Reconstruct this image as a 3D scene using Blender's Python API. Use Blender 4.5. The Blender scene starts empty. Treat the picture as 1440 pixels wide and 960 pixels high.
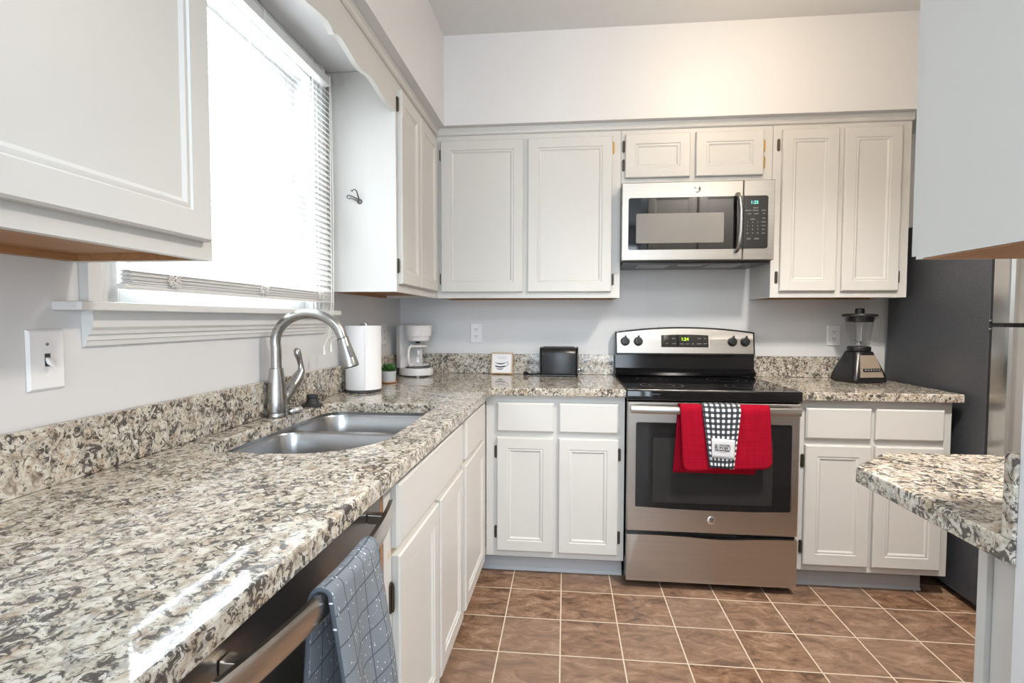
import bpy, bmesh, math, random
from mathutils import Vector, Matrix
random.seed(7)
R = math.radians
SC = bpy.context.scene
COL = SC.collection

# ------------------------------------------------------------------ camera
cam_d = bpy.data.cameras.new('camera')
cam_d.sensor_width = 36.0
cam_d.lens = 734.3 / 1440 * 36.0
cam_d.clip_start = 0.02
cam = bpy.data.objects.new('camera', cam_d)
COL.objects.link(cam)
_y, _p, _r = 0.101237, -0.04254, 0.002026
F = Vector((-math.sin(_y) * math.cos(_p), math.cos(_y) * math.cos(_p), math.sin(_p)))
Rt = Vector((math.cos(_y), math.sin(_y), 0))
Up = Rt.cross(F)
R2 = Rt * math.cos(_r) + Up * math.sin(_r)
U2 = -Rt * math.sin(_r) + Up * math.cos(_r)
m = Matrix((R2, U2, -F)).transposed().to_4x4()
m.translation = Vector((0.986, -3.059, 1.233))
cam.matrix_world = m
SC.camera = cam

# ------------------------------------------------------------------ world and light
SC.view_settings.view_transform = 'Standard'
SC.view_settings.look = 'None'
SC.view_settings.gamma = 1
SC.view_settings.use_curve_mapping = False
SC.view_settings.exposure = 0.48
w = bpy.data.worlds.new('world')
SC.world = w
w.use_nodes = True
bg = w.node_tree.nodes['Background']
bg.inputs[0].default_value = (0.86, 0.93, 1.0, 1)
bg.inputs[1].default_value = 1.2


def area(name, loc, rot, sx, sy, power, col, spread=180):
    d = bpy.data.lights.new(name, 'AREA')
    d.shape = 'RECTANGLE'
    d.size, d.size_y = sx, sy
    d.energy = power
    d.color = col
    d.spread = R(spread)
    o = bpy.data.objects.new(name, d)
    COL.objects.link(o)
    o.location = loc
    o.rotation_euler = rot
    return o


# daylight outside the kitchen window (points +x) and outside the dining room window (points +y)
area('daylight_kitchen_window', (-0.32, -1.545, 1.75), (0, R(-90), 0), 0.98, 1.0, 22, (0.90, 0.96, 1.0))
area('daylight_dining_window', (1.7, -6.25, 1.45), (R(90), 0, 0), 2.9, 2.1, 90, (0.76, 0.89, 1.0))
# wide cool fill light, added above and behind the camera (points down)
area('added_fill_area', (1.05, -3.75, 2.655), (0, 0, 0), 1.18, 0.58, 28, (0.76, 0.90, 1.0))
LAMP_POWER = 7.0
LAMP_COL = (1.0, 0.79, 0.56)


# ------------------------------------------------------------------ materials
def mat_base(name):
    mt = bpy.data.materials.new(name)
    mt.use_nodes = True
    nt = mt.node_tree
    b = nt.nodes['Principled BSDF']
    return mt, nt, b


def N(nt, typ, **kw):
    n = nt.nodes.new(typ)
    for k, v in kw.items():
        setattr(n, k, v)
    return n


def setin(n, **kw):
    for k, v in kw.items():
        n.inputs[k.replace('_', ' ')].default_value = v


def ramp(nt, fac, stops, interp='LINEAR'):
    n = N(nt, 'ShaderNodeValToRGB')
    cr = n.color_ramp
    cr.interpolation = interp
    while len(cr.elements) > 2:
        cr.elements.remove(cr.elements[-1])
    cr.elements[0].position = stops[0][0]
    cr.elements[0].color = (*stops[0][1], 1)
    cr.elements[1].position = stops[1][0]
    cr.elements[1].color = (*stops[1][1], 1)
    for p, c in stops[2:]:
        e = cr.elements.new(p)
        e.color = (*c, 1)
    nt.links.new(fac, n.inputs[0])
    return n.outputs[0]


def objco(nt, scale=(1, 1, 1), loc=(0, 0, 0), rot=(0, 0, 0), kind='Object'):
    tc = N(nt, 'ShaderNodeTexCoord')
    mp = N(nt, 'ShaderNodeMapping')
    mp.inputs['Scale'].default_value = scale
    mp.inputs['Location'].default_value = loc
    mp.inputs['Rotation'].default_value = rot
    nt.links.new(tc.outputs[kind], mp.inputs[0])
    return mp.outputs[0]


def noise(nt, co, scale, detail=3, rough=0.5, dist=0.0):
    n = N(nt, 'ShaderNodeTexNoise')
    n.inputs['Scale'].default_value = scale
    n.inputs['Detail'].default_value = detail
    n.inputs['Roughness'].default_value = rough
    n.inputs['Distortion'].default_value = dist
    nt.links.new(co, n.inputs['Vector'])
    return n.outputs['Fac']


def mixc(nt, fac, a, b, blend='MIX'):
    n = N(nt, 'ShaderNodeMix', data_type='RGBA', blend_type=blend)
    if isinstance(fac, (int, float)):
        n.inputs[0].default_value = fac
    else:
        nt.links.new(fac, n.inputs[0])
    for i, v in ((6, a), (7, b)):
        if isinstance(v, tuple):
            n.inputs[i].default_value = (*v, 1)
        else:
            nt.links.new(v, n.inputs[i])
    return n.outputs[2]


def math_(nt, op, a, b=0.0):
    n = N(nt, 'ShaderNodeMath', operation=op)
    for i, v in ((0, a), (1, b)):
        if isinstance(v, (int, float)):
            n.inputs[i].default_value = v
        else:
            nt.links.new(v, n.inputs[i])
    return n.outputs[0]


def bump(nt, b, h, strength, dist=0.002):
    n = N(nt, 'ShaderNodeBump')
    n.inputs['Strength'].default_value = strength
    n.inputs['Distance'].default_value = dist
    nt.links.new(h, n.inputs['Height'])
    nt.links.new(n.outputs[0], b.inputs['Normal'])


def plain(name, col, rough=0.4, metal=0.0, coat=0.0, bumps=None, var=0.0, spec=0.5):
    mt, nt, b = mat_base(name)
    b.inputs['Base Color'].default_value = (*col, 1)
    b.inputs['Roughness'].default_value = rough
    b.inputs['Metallic'].default_value = metal
    b.inputs['Coat Weight'].default_value = coat
    b.inputs['Specular IOR Level'].default_value = spec
    co = None
    if var:
        co = objco(nt)
        f = noise(nt, co, 6, 4, 0.6)
        c = ramp(nt, f, [(0.3, tuple(max(0, x * (1 - var)) for x in col)), (0.7, tuple(min(1, x * (1 + var)) for x in col))])
        nt.links.new(c, b.inputs['Base Color'])
    if bumps:
        co = co or objco(nt)
        bump(nt, b, noise(nt, co, bumps[0], 3, 0.6), bumps[1], bumps[2] if len(bumps) > 2 else 0.001)
    return mt


def granite():
    mt, nt, b = mat_base('speckled_granite')
    co = objco(nt)
    big = noise(nt, co, 9, 3, 0.6, 0.4)
    n1 = noise(nt, co, 46, 5, 0.62, 0.9)
    base = ramp(nt, n1, [(0.32, (0.20, 0.165, 0.13)), (0.42, (0.42, 0.365, 0.295)), (0.52, (0.57, 0.52, 0.435)), (0.66, (0.68, 0.655, 0.60))])
    grey = ramp(nt, noise(nt, co, 38, 5, 0.65, 0.8), [(0.53, (0, 0, 0)), (0.62, (1, 1, 1))])
    base = mixc(nt, math_(nt, 'MULTIPLY', grey, 0.6), base, (0.27, 0.25, 0.235))
    tan = ramp(nt, noise(nt, co, 30, 4, 0.6, 0.6), [(0.54, (0, 0, 0)), (0.68, (1, 1, 1))])
    base = mixc(nt, math_(nt, 'MULTIPLY', tan, 0.7), base, (0.38, 0.265, 0.165))
    n2 = noise(nt, co, 58, 6, 0.68, 1.3)
    n2 = math_(nt, 'ADD', n2, math_(nt, 'MULTIPLY', math_(nt, 'SUBTRACT', big, 0.5), 0.28))
    dark = ramp(nt, n2, [(0.515, (0, 0, 0)), (0.562, (1, 1, 1))])
    base = mixc(nt, math_(nt, 'MULTIPLY', dark, 0.92), base, (0.050, 0.043, 0.040))
    n3 = noise(nt, co, 130, 3, 0.6, 0.5)
    dk2 = ramp(nt, n3, [(0.60, (0, 0, 0)), (0.66, (1, 1, 1))])
    base = mixc(nt, math_(nt, 'MULTIPLY', dk2, 0.75), base, (0.04, 0.035, 0.035))
    nt.links.new(base, b.inputs['Base Color'])
    b.inputs['Roughness'].default_value = 0.06
    b.inputs['Specular IOR Level'].default_value = 0.55
    return mt


def tiles():
    mt, nt, b = mat_base('brown_floor_tile')
    s = 0.2288
    co = objco(nt, loc=(-0.7465 + s * 10, 0.7253 + s * 60, 0))
    br = N(nt, 'ShaderNodeTexBrick')
    br.offset = 0
    br.squash = 1
    br.inputs['Color1'].default_value = (0.0, 0.0, 0.0, 1)
    br.inputs['Color2'].default_value = (1, 1, 1, 1)
    br.inputs['Mortar'].default_value = (0.5, 0.5, 0.5, 1)
    br.inputs['Scale'].default_value = 1
    br.inputs['Mortar Size'].default_value = 0.0028
    br.inputs['Mortar Smooth'].default_value = 0.2
    br.inputs['Bias'].default_value = 0
    br.inputs['Brick Width'].default_value = s
    br.inputs['Row Height'].default_value = s
    nt.links.new(co, br.inputs['Vector'])
    oc = objco(nt)
    # shift the vein noise per tile so no vein runs across a joint
    vm = N(nt, 'ShaderNodeVectorMath', operation='MULTIPLY_ADD')
    nt.links.new(br.outputs['Color'], vm.inputs[0])
    vm.inputs[1].default_value = (7, 11, 5)
    nt.links.new(oc, vm.inputs[2])
    mp = N(nt, 'ShaderNodeMapping')
    mp.inputs['Scale'].default_value = (1.0, 2.0, 1)
    mp.inputs['Rotation'].default_value = (0, 0, R(25))
    nt.links.new(vm.outputs[0], mp.inputs[0])
    f = noise(nt, mp.outputs[0], 9, 9, 0.72, 0.7)
    c = ramp(nt, f, [(0.36, (0.085, 0.045, 0.027)), (0.46, (0.190, 0.104, 0.060)), (0.54, (0.270, 0.156, 0.092)), (0.66, (0.40, 0.275, 0.19))])
    c = mixc(nt, math_(nt, 'MULTIPLY', br.outputs['Color'], 0.45), c, (0.27, 0.190, 0.145))
    c = mixc(nt, br.outputs['Fac'], c, (0.62, 0.53, 0.42))
    nt.links.new(c, b.inputs['Base Color'])
    b.inputs['Roughness'].default_value = 0.42
    b.inputs['Specular IOR Level'].default_value = 0.4
    h = math_(nt, 'SUBTRACT', math_(nt, 'MULTIPLY', f, 0.4), br.outputs['Fac'])
    bump(nt, b, h, 0.35, 0.002)
    return mt


def steel(name, col=(0.60, 0.58, 0.55), rough=0.28, axis='x', aniso=0.0):
    mt, nt, b = mat_base(name)
    sc = {'x': (2, 300, 300), 'y': (300, 2, 300), 'z': (300, 300, 2)}[axis]
    co = objco(nt, scale=sc)
    f = noise(nt, co, 1.0, 3, 0.6)
    c = ramp(nt, f, [(0.3, tuple(x * 0.93 for x in col)), (0.7, tuple(min(1, x * 1.05) for x in col))])
    nt.links.new(c, b.inputs['Base Color'])
    r = N(nt, 'ShaderNodeMapRange')
    r.inputs['To Min'].default_value = rough * 0.85
    r.inputs['To Max'].default_value = rough * 1.2
    nt.links.new(f, r.inputs['Value'])
    nt.links.new(r.outputs[0], b.inputs['Roughness'])
    b.inputs['Metallic'].default_value = 1
    b.inputs['Anisotropic'].default_value = aniso
    bump(nt, b, f, 0.08, 0.0004)
    return mt


def wood(name, c1, c2, axis=(1, 12, 12), rough=0.55):
    mt, nt, b = mat_base(name)
    co = objco(nt, scale=axis)
    f = noise(nt, co, 5, 5, 0.6, 0.8)
    nt.links.new(ramp(nt, f, [(0.3, c1), (0.7, c2)]), b.inputs['Base Color'])
    b.inputs['Roughness'].default_value = rough
    return mt


def glass(name, tint=(1, 1, 1), gloss=0.12):
    mt = bpy.data.materials.new(name)
    mt.use_nodes = True
    nt = mt.node_tree
    nt.nodes.remove(nt.nodes['Principled BSDF'])
    out = nt.nodes['Material Output']
    tr = N(nt, 'ShaderNodeBsdfTransparent')
    tr.inputs[0].default_value = (*tint, 1)
    gl = N(nt, 'ShaderNodeBsdfGlossy')
    gl.inputs['Roughness'].default_value = 0.03
    lw = N(nt, 'ShaderNodeLayerWeight')
    lw.inputs[0].default_value = 0.5
    mx = N(nt, 'ShaderNodeMixShader')
    f = math_(nt, 'ADD', math_(nt, 'MULTIPLY', math_(nt, 'POWER', lw.outputs['Facing'], 3.5), 0.55), gloss * 0.3)
    nt.links.new(f, mx.inputs[0])
    nt.links.new(tr.outputs[0], mx.inputs[1])
    nt.links.new(gl.outputs[0], mx.inputs[2])
    nt.links.new(mx.outputs[0], out.inputs[0])
    return mt


def emit(name, col, s):
    mt, nt, b = mat_base(name)
    b.inputs['Base Color'].default_value = (*col, 1)
    b.inputs['Emission Color'].default_value = (*col, 1)
    b.inputs['Emission Strength'].default_value = s
    return mt


def translucent(name, col, mix=0.5):
    mt = bpy.data.materials.new(name)
    mt.use_nodes = True
    nt = mt.node_tree
    nt.nodes.remove(nt.nodes['Principled BSDF'])
    out = nt.nodes['Material Output']
    a = N(nt, 'ShaderNodeBsdfDiffuse')
    t = N(nt, 'ShaderNodeBsdfTranslucent')
    a.inputs[0].default_value = (*col, 1)
    t.inputs[0].default_value = (*col, 1)
    mx = N(nt, 'ShaderNodeMixShader')
    mx.inputs[0].default_value = mix
    nt.links.new(a.outputs[0], mx.inputs[1])
    nt.links.new(t.outputs[0], mx.inputs[2])
    nt.links.new(mx.outputs[0], out.inputs[0])
    return mt


def terry(name, c1, c2):
    mt, nt, b = mat_base(name)
    co = objco(nt, kind='UV')
    f = noise(nt, co, 420, 2, 0.6)
    sl = noise(nt, objco(nt, scale=(2, 60, 1), kind='UV'), 3, 3, 0.6)
    sv = noise(nt, objco(nt, scale=(60, 2, 1), kind='UV'), 3, 3, 0.6)
    g = math_(nt, 'ADD', math_(nt, 'MULTIPLY', f, 0.4), math_(nt, 'MULTIPLY', math_(nt, 'ADD', sl, sv), 0.3))
    nt.links.new(ramp(nt, g, [(0.35, c1), (0.65, c2)]), b.inputs['Base Color'])
    b.inputs['Roughness'].default_value = 0.95
    b.inputs['Specular IOR Level'].default_value = 0.1
    bump(nt, b, g, 0.7, 0.003)
    return mt


def gingham():
    mt, nt, b = mat_base('black_and_white_gingham')
    co = objco(nt, scale=(1 / 0.0236, 1 / 0.0236, 1), kind='UV')
    sx = N(nt, 'ShaderNodeSeparateXYZ')
    nt.links.new(co, sx.inputs[0])
    fx = math_(nt, 'GREATER_THAN', math_(nt, 'FRACT', sx.outputs[0]), 0.5)
    fy = math_(nt, 'GREATER_THAN', math_(nt, 'FRACT', sx.outputs[1]), 0.5)
    both = math_(nt, 'MULTIPLY', fx, fy)
    either = math_(nt, 'MAXIMUM', fx, fy)
    c = mixc(nt, either, (0.018, 0.022, 0.028), (0.06, 0.07, 0.08))
    c = mixc(nt, both, c, (0.82, 0.82, 0.84))
    nt.links.new(c, b.inputs['Base Color'])
    b.inputs['Roughness'].default_value = 0.9
    bump(nt, b, noise(nt, objco(nt, kind='UV'), 900, 2, 0.5), 0.3, 0.001)
    return mt


def grey_cloth():
    mt, nt, b = mat_base('grey_windowpane_cloth')
    co = objco(nt, scale=(1 / 0.046, 1 / 0.046, 1), kind='UV')
    sx = N(nt, 'ShaderNodeSeparateXYZ')
    nt.links.new(co, sx.inputs[0])
    lx = math_(nt, 'LESS_THAN', math_(nt, 'FRACT', sx.outputs[0]), 0.06)
    ly = math_(nt, 'LESS_THAN', math_(nt, 'FRACT', sx.outputs[1]), 0.06)
    ln = math_(nt, 'MAXIMUM', lx, ly)
    f = noise(nt, objco(nt, kind='UV'), 700, 3, 0.7)
    c = ramp(nt, f, [(0.3, (0.125, 0.145, 0.170)), (0.7, (0.245, 0.272, 0.300))])
    c = mixc(nt, ln, c, (0.075, 0.09, 0.11))
    v = N(nt, 'ShaderNodeTexVoronoi')
    v.inputs['Scale'].default_value = 190
    v.inputs['Randomness'].default_value = 1
    nt.links.new(objco(nt, scale=(1, 0.55, 1), rot=(0, 0, 0.6), kind='UV'), v.inputs['Vector'])
    sp = math_(nt, 'LESS_THAN', v.outputs['Distance'], 0.20)
    rs = N(nt, 'ShaderNodeSeparateColor')
    nt.links.new(v.outputs['Color'], rs.inputs[0])
    sp = math_(nt, 'MULTIPLY', sp, math_(nt, 'GREATER_THAN', rs.outputs[0], 0.66))
    c = mixc(nt, sp, c, (0.75, 0.78, 0.80))
    nt.links.new(c, b.inputs['Base Color'])
    b.inputs['Roughness'].default_value = 0.95
    h = math_(nt, 'SUBTRACT', math_(nt, 'MULTIPLY', f, 0.5), ln)
    bump(nt, b, h, 0.6, 0.003)
    return mt


def textured_black():
    mt, nt, b = mat_base('pebbled_black_paint')
    co = objco(nt)
    f = noise(nt, co, 420, 2, 0.5)
    nt.links.new(ramp(nt, f, [(0.35, (0.03, 0.033, 0.038)), (0.7, (0.095, 0.10, 0.112))]), b.inputs['Base Color'])
    b.inputs['Roughness'].default_value = 0.42
    bump(nt, b, f, 0.5, 0.001)
    return mt


M = {}
M['cab'] = plain('white_cabinet_paint', (0.615, 0.605, 0.58), 0.36, bumps=(40, 0.05), spec=0.45)
M['wall'] = plain('pale_grey_wall_paint', (0.69, 0.69, 0.695), 0.40, bumps=(180, 0.06), spec=0.4)
M['ceil'] = plain('ceiling_paint', (0.72, 0.725, 0.73), 0.8, bumps=(120, 0.1))
M['trim'] = plain('white_trim_paint', (0.70, 0.70, 0.69), 0.35, bumps=(30, 0.05))
M['bare'] = plain('unpainted_cabinet_edge', (0.60, 0.50, 0.36), 0.5, var=0.1)
M['granite'] = granite()
M['tile'] = tiles()
M['steel'] = steel('brushed_stainless_steel', (0.53, 0.505, 0.475), 0.30, 'x', 0.5)
M['steel_m'] = steel('brushed_stainless_steel_front', (0.40, 0.382, 0.355), 0.34, 'x', 0.4)
M['steel_y'] = steel('brushed_stainless_steel_dark', (0.36, 0.345, 0.33), 0.30, 'y', 0.4)
M['nickel'] = steel('brushed_nickel', (0.44, 0.43, 0.415), 0.25, 'z')
M['barsteel'] = steel('brushed_bar_steel', (0.62, 0.59, 0.55), 0.24, 'y')
M['sink'] = plain('satin_sink_steel', (0.47, 0.47, 0.475), 0.27, 1.0)
M['plate'] = plain('satin_champagne_steel', (0.62, 0.50, 0.39), 0.42, 0.65)
M['chrome'] = plain('polished_chrome', (0.80, 0.80, 0.80), 0.10, 1.0)
M['bronze'] = plain('dark_bronze_hinge', (0.10, 0.085, 0.065), 0.38, 0.8)
M['brass'] = plain('brass_hinge', (0.55, 0.36, 0.12), 0.28, 1.0)
M['oak'] = wood('bare_oak_underside', (0.30, 0.14, 0.055), (0.42, 0.21, 0.09), (12, 1, 12))
M['lightwood'] = wood('pale_frame_wood', (0.50, 0.34, 0.18), (0.62, 0.45, 0.26), (3, 3, 30))
M['blackglass'] = plain('black_glass', (0.006, 0.006, 0.007), 0.04, spec=0.6)
M['ovenglass'] = plain('dark_oven_glass', (0.012, 0.012, 0.013), 0.05, spec=0.5)
M['ovenscreen'] = plain('oven_window_screen', (0.028, 0.028, 0.028), 0.07, spec=0.5)
M['screen'] = plain('microwave_window_mesh', (0.20, 0.19, 0.175), 0.16, spec=0.5)
M['black'] = plain('black_plastic', (0.012, 0.012, 0.013), 0.28)
M['enamel'] = plain('black_enamel', (0.008, 0.008, 0.009), 0.12)
M['darkgrey'] = plain('dark_grey_plastic', (0.05, 0.05, 0.055), 0.4)
M['toaster'] = plain('satin_black_toaster', (0.016, 0.017, 0.019), 0.30, bumps=(60, 0.04))
M['rubber'] = plain('black_rubber', (0.02, 0.02, 0.021), 0.6)
M['pebble'] = textured_black()
M['plastic'] = plain('white_plastic', (0.84, 0.84, 0.85), 0.32)
M['coffee'] = plain('white_appliance_plastic', (0.74, 0.73, 0.735), 0.28)
M['slot'] = plain('dark_slot', (0.03, 0.03, 0.03), 0.6)
M['paper'] = plain('white_paper_towel', (0.84, 0.84, 0.85), 0.95, bumps=(260, 0.35, 0.002))
M['pot'] = plain('pale_grey_ceramic', (0.52, 0.55, 0.56), 0.5)
M['clay'] = plain('terracotta_saucer', (0.55, 0.28, 0.14), 0.7)
M['soil'] = plain('dark_soil', (0.03, 0.022, 0.015), 0.95)
M['leaf'] = plain('succulent_leaf', (0.045, 0.15, 0.035), 0.4, var=0.4)
M['glass'] = glass('clear_glass', (0.985, 0.99, 0.99), 0.16)
M['pane'] = glass('window_pane_glass', (0.97, 0.98, 0.98), 0.05)
M['slat'] = translucent('white_blind_vinyl', (0.88, 0.88, 0.88), 0.45)
M['blindrail'] = plain('white_blind_rail', (0.78, 0.775, 0.765), 0.4)
M['cord'] = plain('white_cord', (0.78, 0.76, 0.72), 0.8)
M['pewter'] = plain('pewter_hook_metal', (0.20, 0.20, 0.21), 0.35, 1.0)
M['red'] = terry('red_terry_cloth', (0.21, 0.002, 0.010), (0.40, 0.006, 0.026))
M['plaid'] = gingham()
M['greycloth'] = grey_cloth()
M['patch'] = plain('white_cotton_patch', (0.60, 0.61, 0.63), 0.9, bumps=(600, 0.2))
M['ink'] = plain('black_ink', (0.02, 0.02, 0.025), 0.6)
M['paleink'] = plain('pale_grey_ink', (0.45, 0.48, 0.55), 0.7)
M['lettering'] = plain('grey_panel_lettering', (0.36, 0.36, 0.36), 0.5)
M['signface'] = plain('white_sign_face', (0.80, 0.79, 0.81), 0.45)
M['green'] = emit('green_display_digits', (0.45, 0.95, 0.03), 1.4)
M['teal'] = emit('teal_display_digits', (0.20, 0.85, 0.72), 1.1)
M['vinylbase'] = plain('grey_vinyl_base', (0.46, 0.47, 0.49), 0.45)
M['lamp'] = emit('lit_lamp_dome', LAMP_COL, 9.0)
M['steelfr'] = plain('door_edge_steel', (0.55, 0.54, 0.52), 0.22, 1.0)


# ------------------------------------------------------------------ mesh helpers
class MB:
    def __init__(self):
        self.bm = bmesh.new()
        self.uv = None

    def _bev(self, faces_edges, bevel, seg=2):
        if bevel > 0:
            bmesh.ops.bevel(self.bm, geom=faces_edges, offset=bevel, segments=seg, affect='EDGES', profile=0.5)

    def box(self, x0, x1, y0, y1, z0, z1, bevel=0.0, seg=2):
        v = [self.bm.verts.new((x, y, z)) for x in (x0, x1) for y in (y0, y1) for z in (z0, z1)]
        idx = [(0, 1, 3, 2), (4, 6, 7, 5), (0, 4, 5, 1), (2, 3, 7, 6), (0, 2, 6, 4), (1, 5, 7, 3)]
        fs = [self.bm.faces.new([v[i] for i in f]) for f in idx]
        if bevel:
            es = {e for f in fs for e in f.edges}
            self._bev(list(es), bevel, seg)
        return self

    def obox(self, c, ax, ay, az, sx, sy, sz, bevel=0.0):
        """box centred on c with half sizes along three axes"""
        c = Vector(c)
        ax, ay, az = Vector(ax).normalized(), Vector(ay).normalized(), Vector(az).normalized()
        v = [self.bm.verts.new(c + ax * sx * i + ay * sy * j + az * sz * k) for i in (-1, 1) for j in (-1, 1) for k in (-1, 1)]
        idx = [(0, 1, 3, 2), (4, 6, 7, 5), (0, 4, 5, 1), (2, 3, 7, 6), (0, 2, 6, 4), (1, 5, 7, 3)]
        fs = [self.bm.faces.new([v[i] for i in f]) for f in idx]
        if bevel:
            self._bev(list({e for f in fs for e in f.edges}), bevel)
        return self

    def loft(self, rings, cap0=True, cap1=True, closed=True):
        rv = [[self.bm.verts.new(p) for p in r] for r in rings]
        n = len(rv[0])
        for a, b in zip(rv[:-1], rv[1:]):
            for i in range(n if closed else n - 1):
                j = (i + 1) % n
                self.bm.faces.new((a[i], a[j], b[j], b[i]))
        if cap0:
            self.bm.faces.new(list(reversed(rv[0])))
        if cap1:
            self.bm.faces.new(rv[-1])
        return self

    def panel(self, o, u, v, n, w, h, rings):
        """concentric rectangles: o = lower-left corner on the base plane, rings = [(inset, height)]"""
        o, u, v, n = Vector(o), Vector(u), Vector(v), Vector(n)
        rs = []
        for ins, d in rings:
            rs.append([o + u * ins + v * ins + n * d, o + u * (w - ins) + v * ins + n * d,
                       o + u * (w - ins) + v * (h - ins) + n * d, o + u * ins + v * (h - ins) + n * d])
        return self.loft(rs)

    def prism(self, poly, fn, a, b, bevel=0.0):
        """poly of 2D points, fn(p, t) -> 3D"""
        va = [self.bm.verts.new(fn(p, a)) for p in poly]
        vb = [self.bm.verts.new(fn(p, b)) for p in poly]
        fs = [self.bm.faces.new(list(reversed(va))), self.bm.faces.new(vb)]
        k = len(poly)
        for i in range(k):
            fs.append(self.bm.faces.new((va[i], va[(i + 1) % k], vb[(i + 1) % k], vb[i])))
        if bevel:
            es = set(fs[0].edges) | set(fs[1].edges)
            self._bev(list(es), bevel)
        return self

    def tube(self, pts, r, n=12, caps=True, flat=None):
        pts = [Vector(p) for p in pts]
        rs = r if isinstance(r, (list, tuple)) else [r] * len(pts)
        t0 = (pts[1] - pts[0]).normalized()
        ref = Vector((0, 0, 1)) if abs(t0.z) < 0.9 else Vector((1, 0, 0))
        nn = (ref - t0 * ref.dot(t0)).normalized()
        rings = []
        for i, p in enumerate(pts):
            t = (pts[min(i + 1, len(pts) - 1)] - pts[max(i - 1, 0)]).normalized()
            nn = (nn - t * nn.dot(t)).normalized()
            bb = t.cross(nn)
            f = flat or (1, 1)
            rings.append([p + (nn * math.cos(2 * math.pi * k / n) * f[0] + bb * math.sin(2 * math.pi * k / n) * f[1]) * rs[i] for k in range(n)])
        return self.loft(rings, caps, caps)

    def lathe(self, prof, c=(0, 0, 0), axis=(0, 0, 1), n=32, sx=1, sy=1, cap0=True, cap1=True, rot=0.0):
        c = Vector(c)
        a = Vector(axis).normalized()
        ref = Vector((1, 0, 0)) if abs(a.x) < 0.9 else Vector((0, 0, 1))
        e1 = (ref - a * ref.dot(a)).normalized()
        e2 = a.cross(e1)
        rings = [[c + a * z + e1 * (max(r, 1e-5) * sx * math.cos(rot + 2 * math.pi * k / n)) + e2 * (max(r, 1e-5) * sy * math.sin(rot + 2 * math.pi * k / n)) for k in range(n)] for r, z in prof]
        return self.loft(rings, cap0, cap1)

    def build(self, name, mat, parent=None, smooth=38):
        bm = self.bm
        bmesh.ops.recalc_face_normals(bm, faces=bm.faces)
        off = Vector((0, 0, 0))
        p = parent
        while p is not None:
            off += p.location
            p = p.parent
        if off.length > 0:
            bmesh.ops.translate(bm, verts=bm.verts, vec=-off)
        me = bpy.data.meshes.new(name)
        bm.to_mesh(me)
        bm.free()
        me.materials.append(mat)
        if smooth:
            me.polygons.foreach_set('use_smooth', [True] * len(me.polygons))
            me.set_sharp_from_angle(angle=R(smooth))
        o = bpy.data.objects.new(name, me)
        COL.objects.link(o)
        if 25 <= smooth <= 40:
            wn = o.modifiers.new('face_weighted_normals', 'WEIGHTED_NORMAL')
            wn.keep_sharp = True
        if parent is not None:
            o.parent = parent
        return o


def tag(o, label, cat, group=None):
    o['label'] = label
    o['category'] = cat
    if group:
        o['group'] = group
    return o


def thing(name, label, cat, loc=(0, 0, 0), group=None):
    o = bpy.data.objects.new(name, None)
    COL.objects.link(o)
    o.location = loc
    o.empty_display_size = 0.05
    return tag(o, label, cat, group)


def struct(name, mb, mat, parent=None, smooth=0, label=None):
    o = mb.build(name, mat, parent, smooth)
    if parent is None:
        o['kind'] = 'structure'
        if label:
            o['label'] = label
    return o


def shear(o, piv=-0.61, k=0.017):
    """the left run of cabinets stands a touch askew to the wall: every vertex of o and its parts follows"""
    for c in [o] + list(o.children_recursive):
        if c.type == 'MESH':
            off = Vector((0, 0, 0))
            p = c.parent
            while p is not None:
                off += p.location
                p = p.parent
            for v in c.data.vertices:
                v.co.x += k * (v.co.y + off.y - piv)


def text(name, body, mat, parent, o, u, v, height, sx=1.0, bold=0.0, depth=0.0006, align='CENTER'):
    """text as a mesh, standing on the plane (o; u right, v up)"""
    cu = bpy.data.curves.new(name, 'FONT')
    cu.body = body
    cu.size = 1.0
    cu.align_x = align
    cu.align_y = 'CENTER'
    cu.extrude = 0.0
    cu.offset = bold
    cu.resolution_u = 3
    tmp = bpy.data.objects.new('tmp_text', cu)
    COL.objects.link(tmp)
    bpy.context.view_layer.update()
    me = bpy.data.meshes.new_from_object(tmp.evaluated_get(bpy.context.evaluated_depsgraph_get()))
    bpy.data.objects.remove(tmp)
    bpy.data.curves.remove(cu)
    bm = bmesh.new()
    bm.from_mesh(me)
    bpy.data.meshes.remove(me)
    s = height / 0.70
    u, v, o = Vector(u).normalized(), Vector(v).normalized(), Vector(o)
    n = u.cross(v)
    r = bmesh.ops.extrude_face_region(bm, geom=list(bm.faces))
    for g in r['geom']:
        if isinstance(g, bmesh.types.BMVert):
            g.co.z += depth / s
    for q in bm.verts:
        c = q.co.copy()
        q.co = o + u * c.x * s * sx + v * c.y * s + n * c.z * s
    mb = MB()
    mb.bm.free()
    mb.bm = bm
    return mb.build(name, mat, parent, 0)


def rrect(x0, x1, y0, y1, rs, seg=8):
    """rounded rectangle, rs = radii at (x0,y0),(x1,y0),(x1,y1),(x0,y1)"""
    pts = []
    for (cx, cy, a0, r) in ((x0 + rs[0], y0 + rs[0], 180, rs[0]), (x1 - rs[1], y0 + rs[1], 270, rs[1]), (x1 - rs[2], y1 - rs[2], 0, rs[2]), (x0 + rs[3], y1 - rs[3], 90, rs[3])):
        for k in range(seg + 1):
            a = R(a0 + 90 * k / seg)
            pts.append((cx + r * math.cos(a), cy + r * math.sin(a)))
    return pts


def xy(p, t):
    return Vector((p[0], p[1], t))


def xz(p, t):
    return Vector((p[0], t, p[1]))


def yz(p, t):
    return Vector((t, p[0], p[1]))


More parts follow.
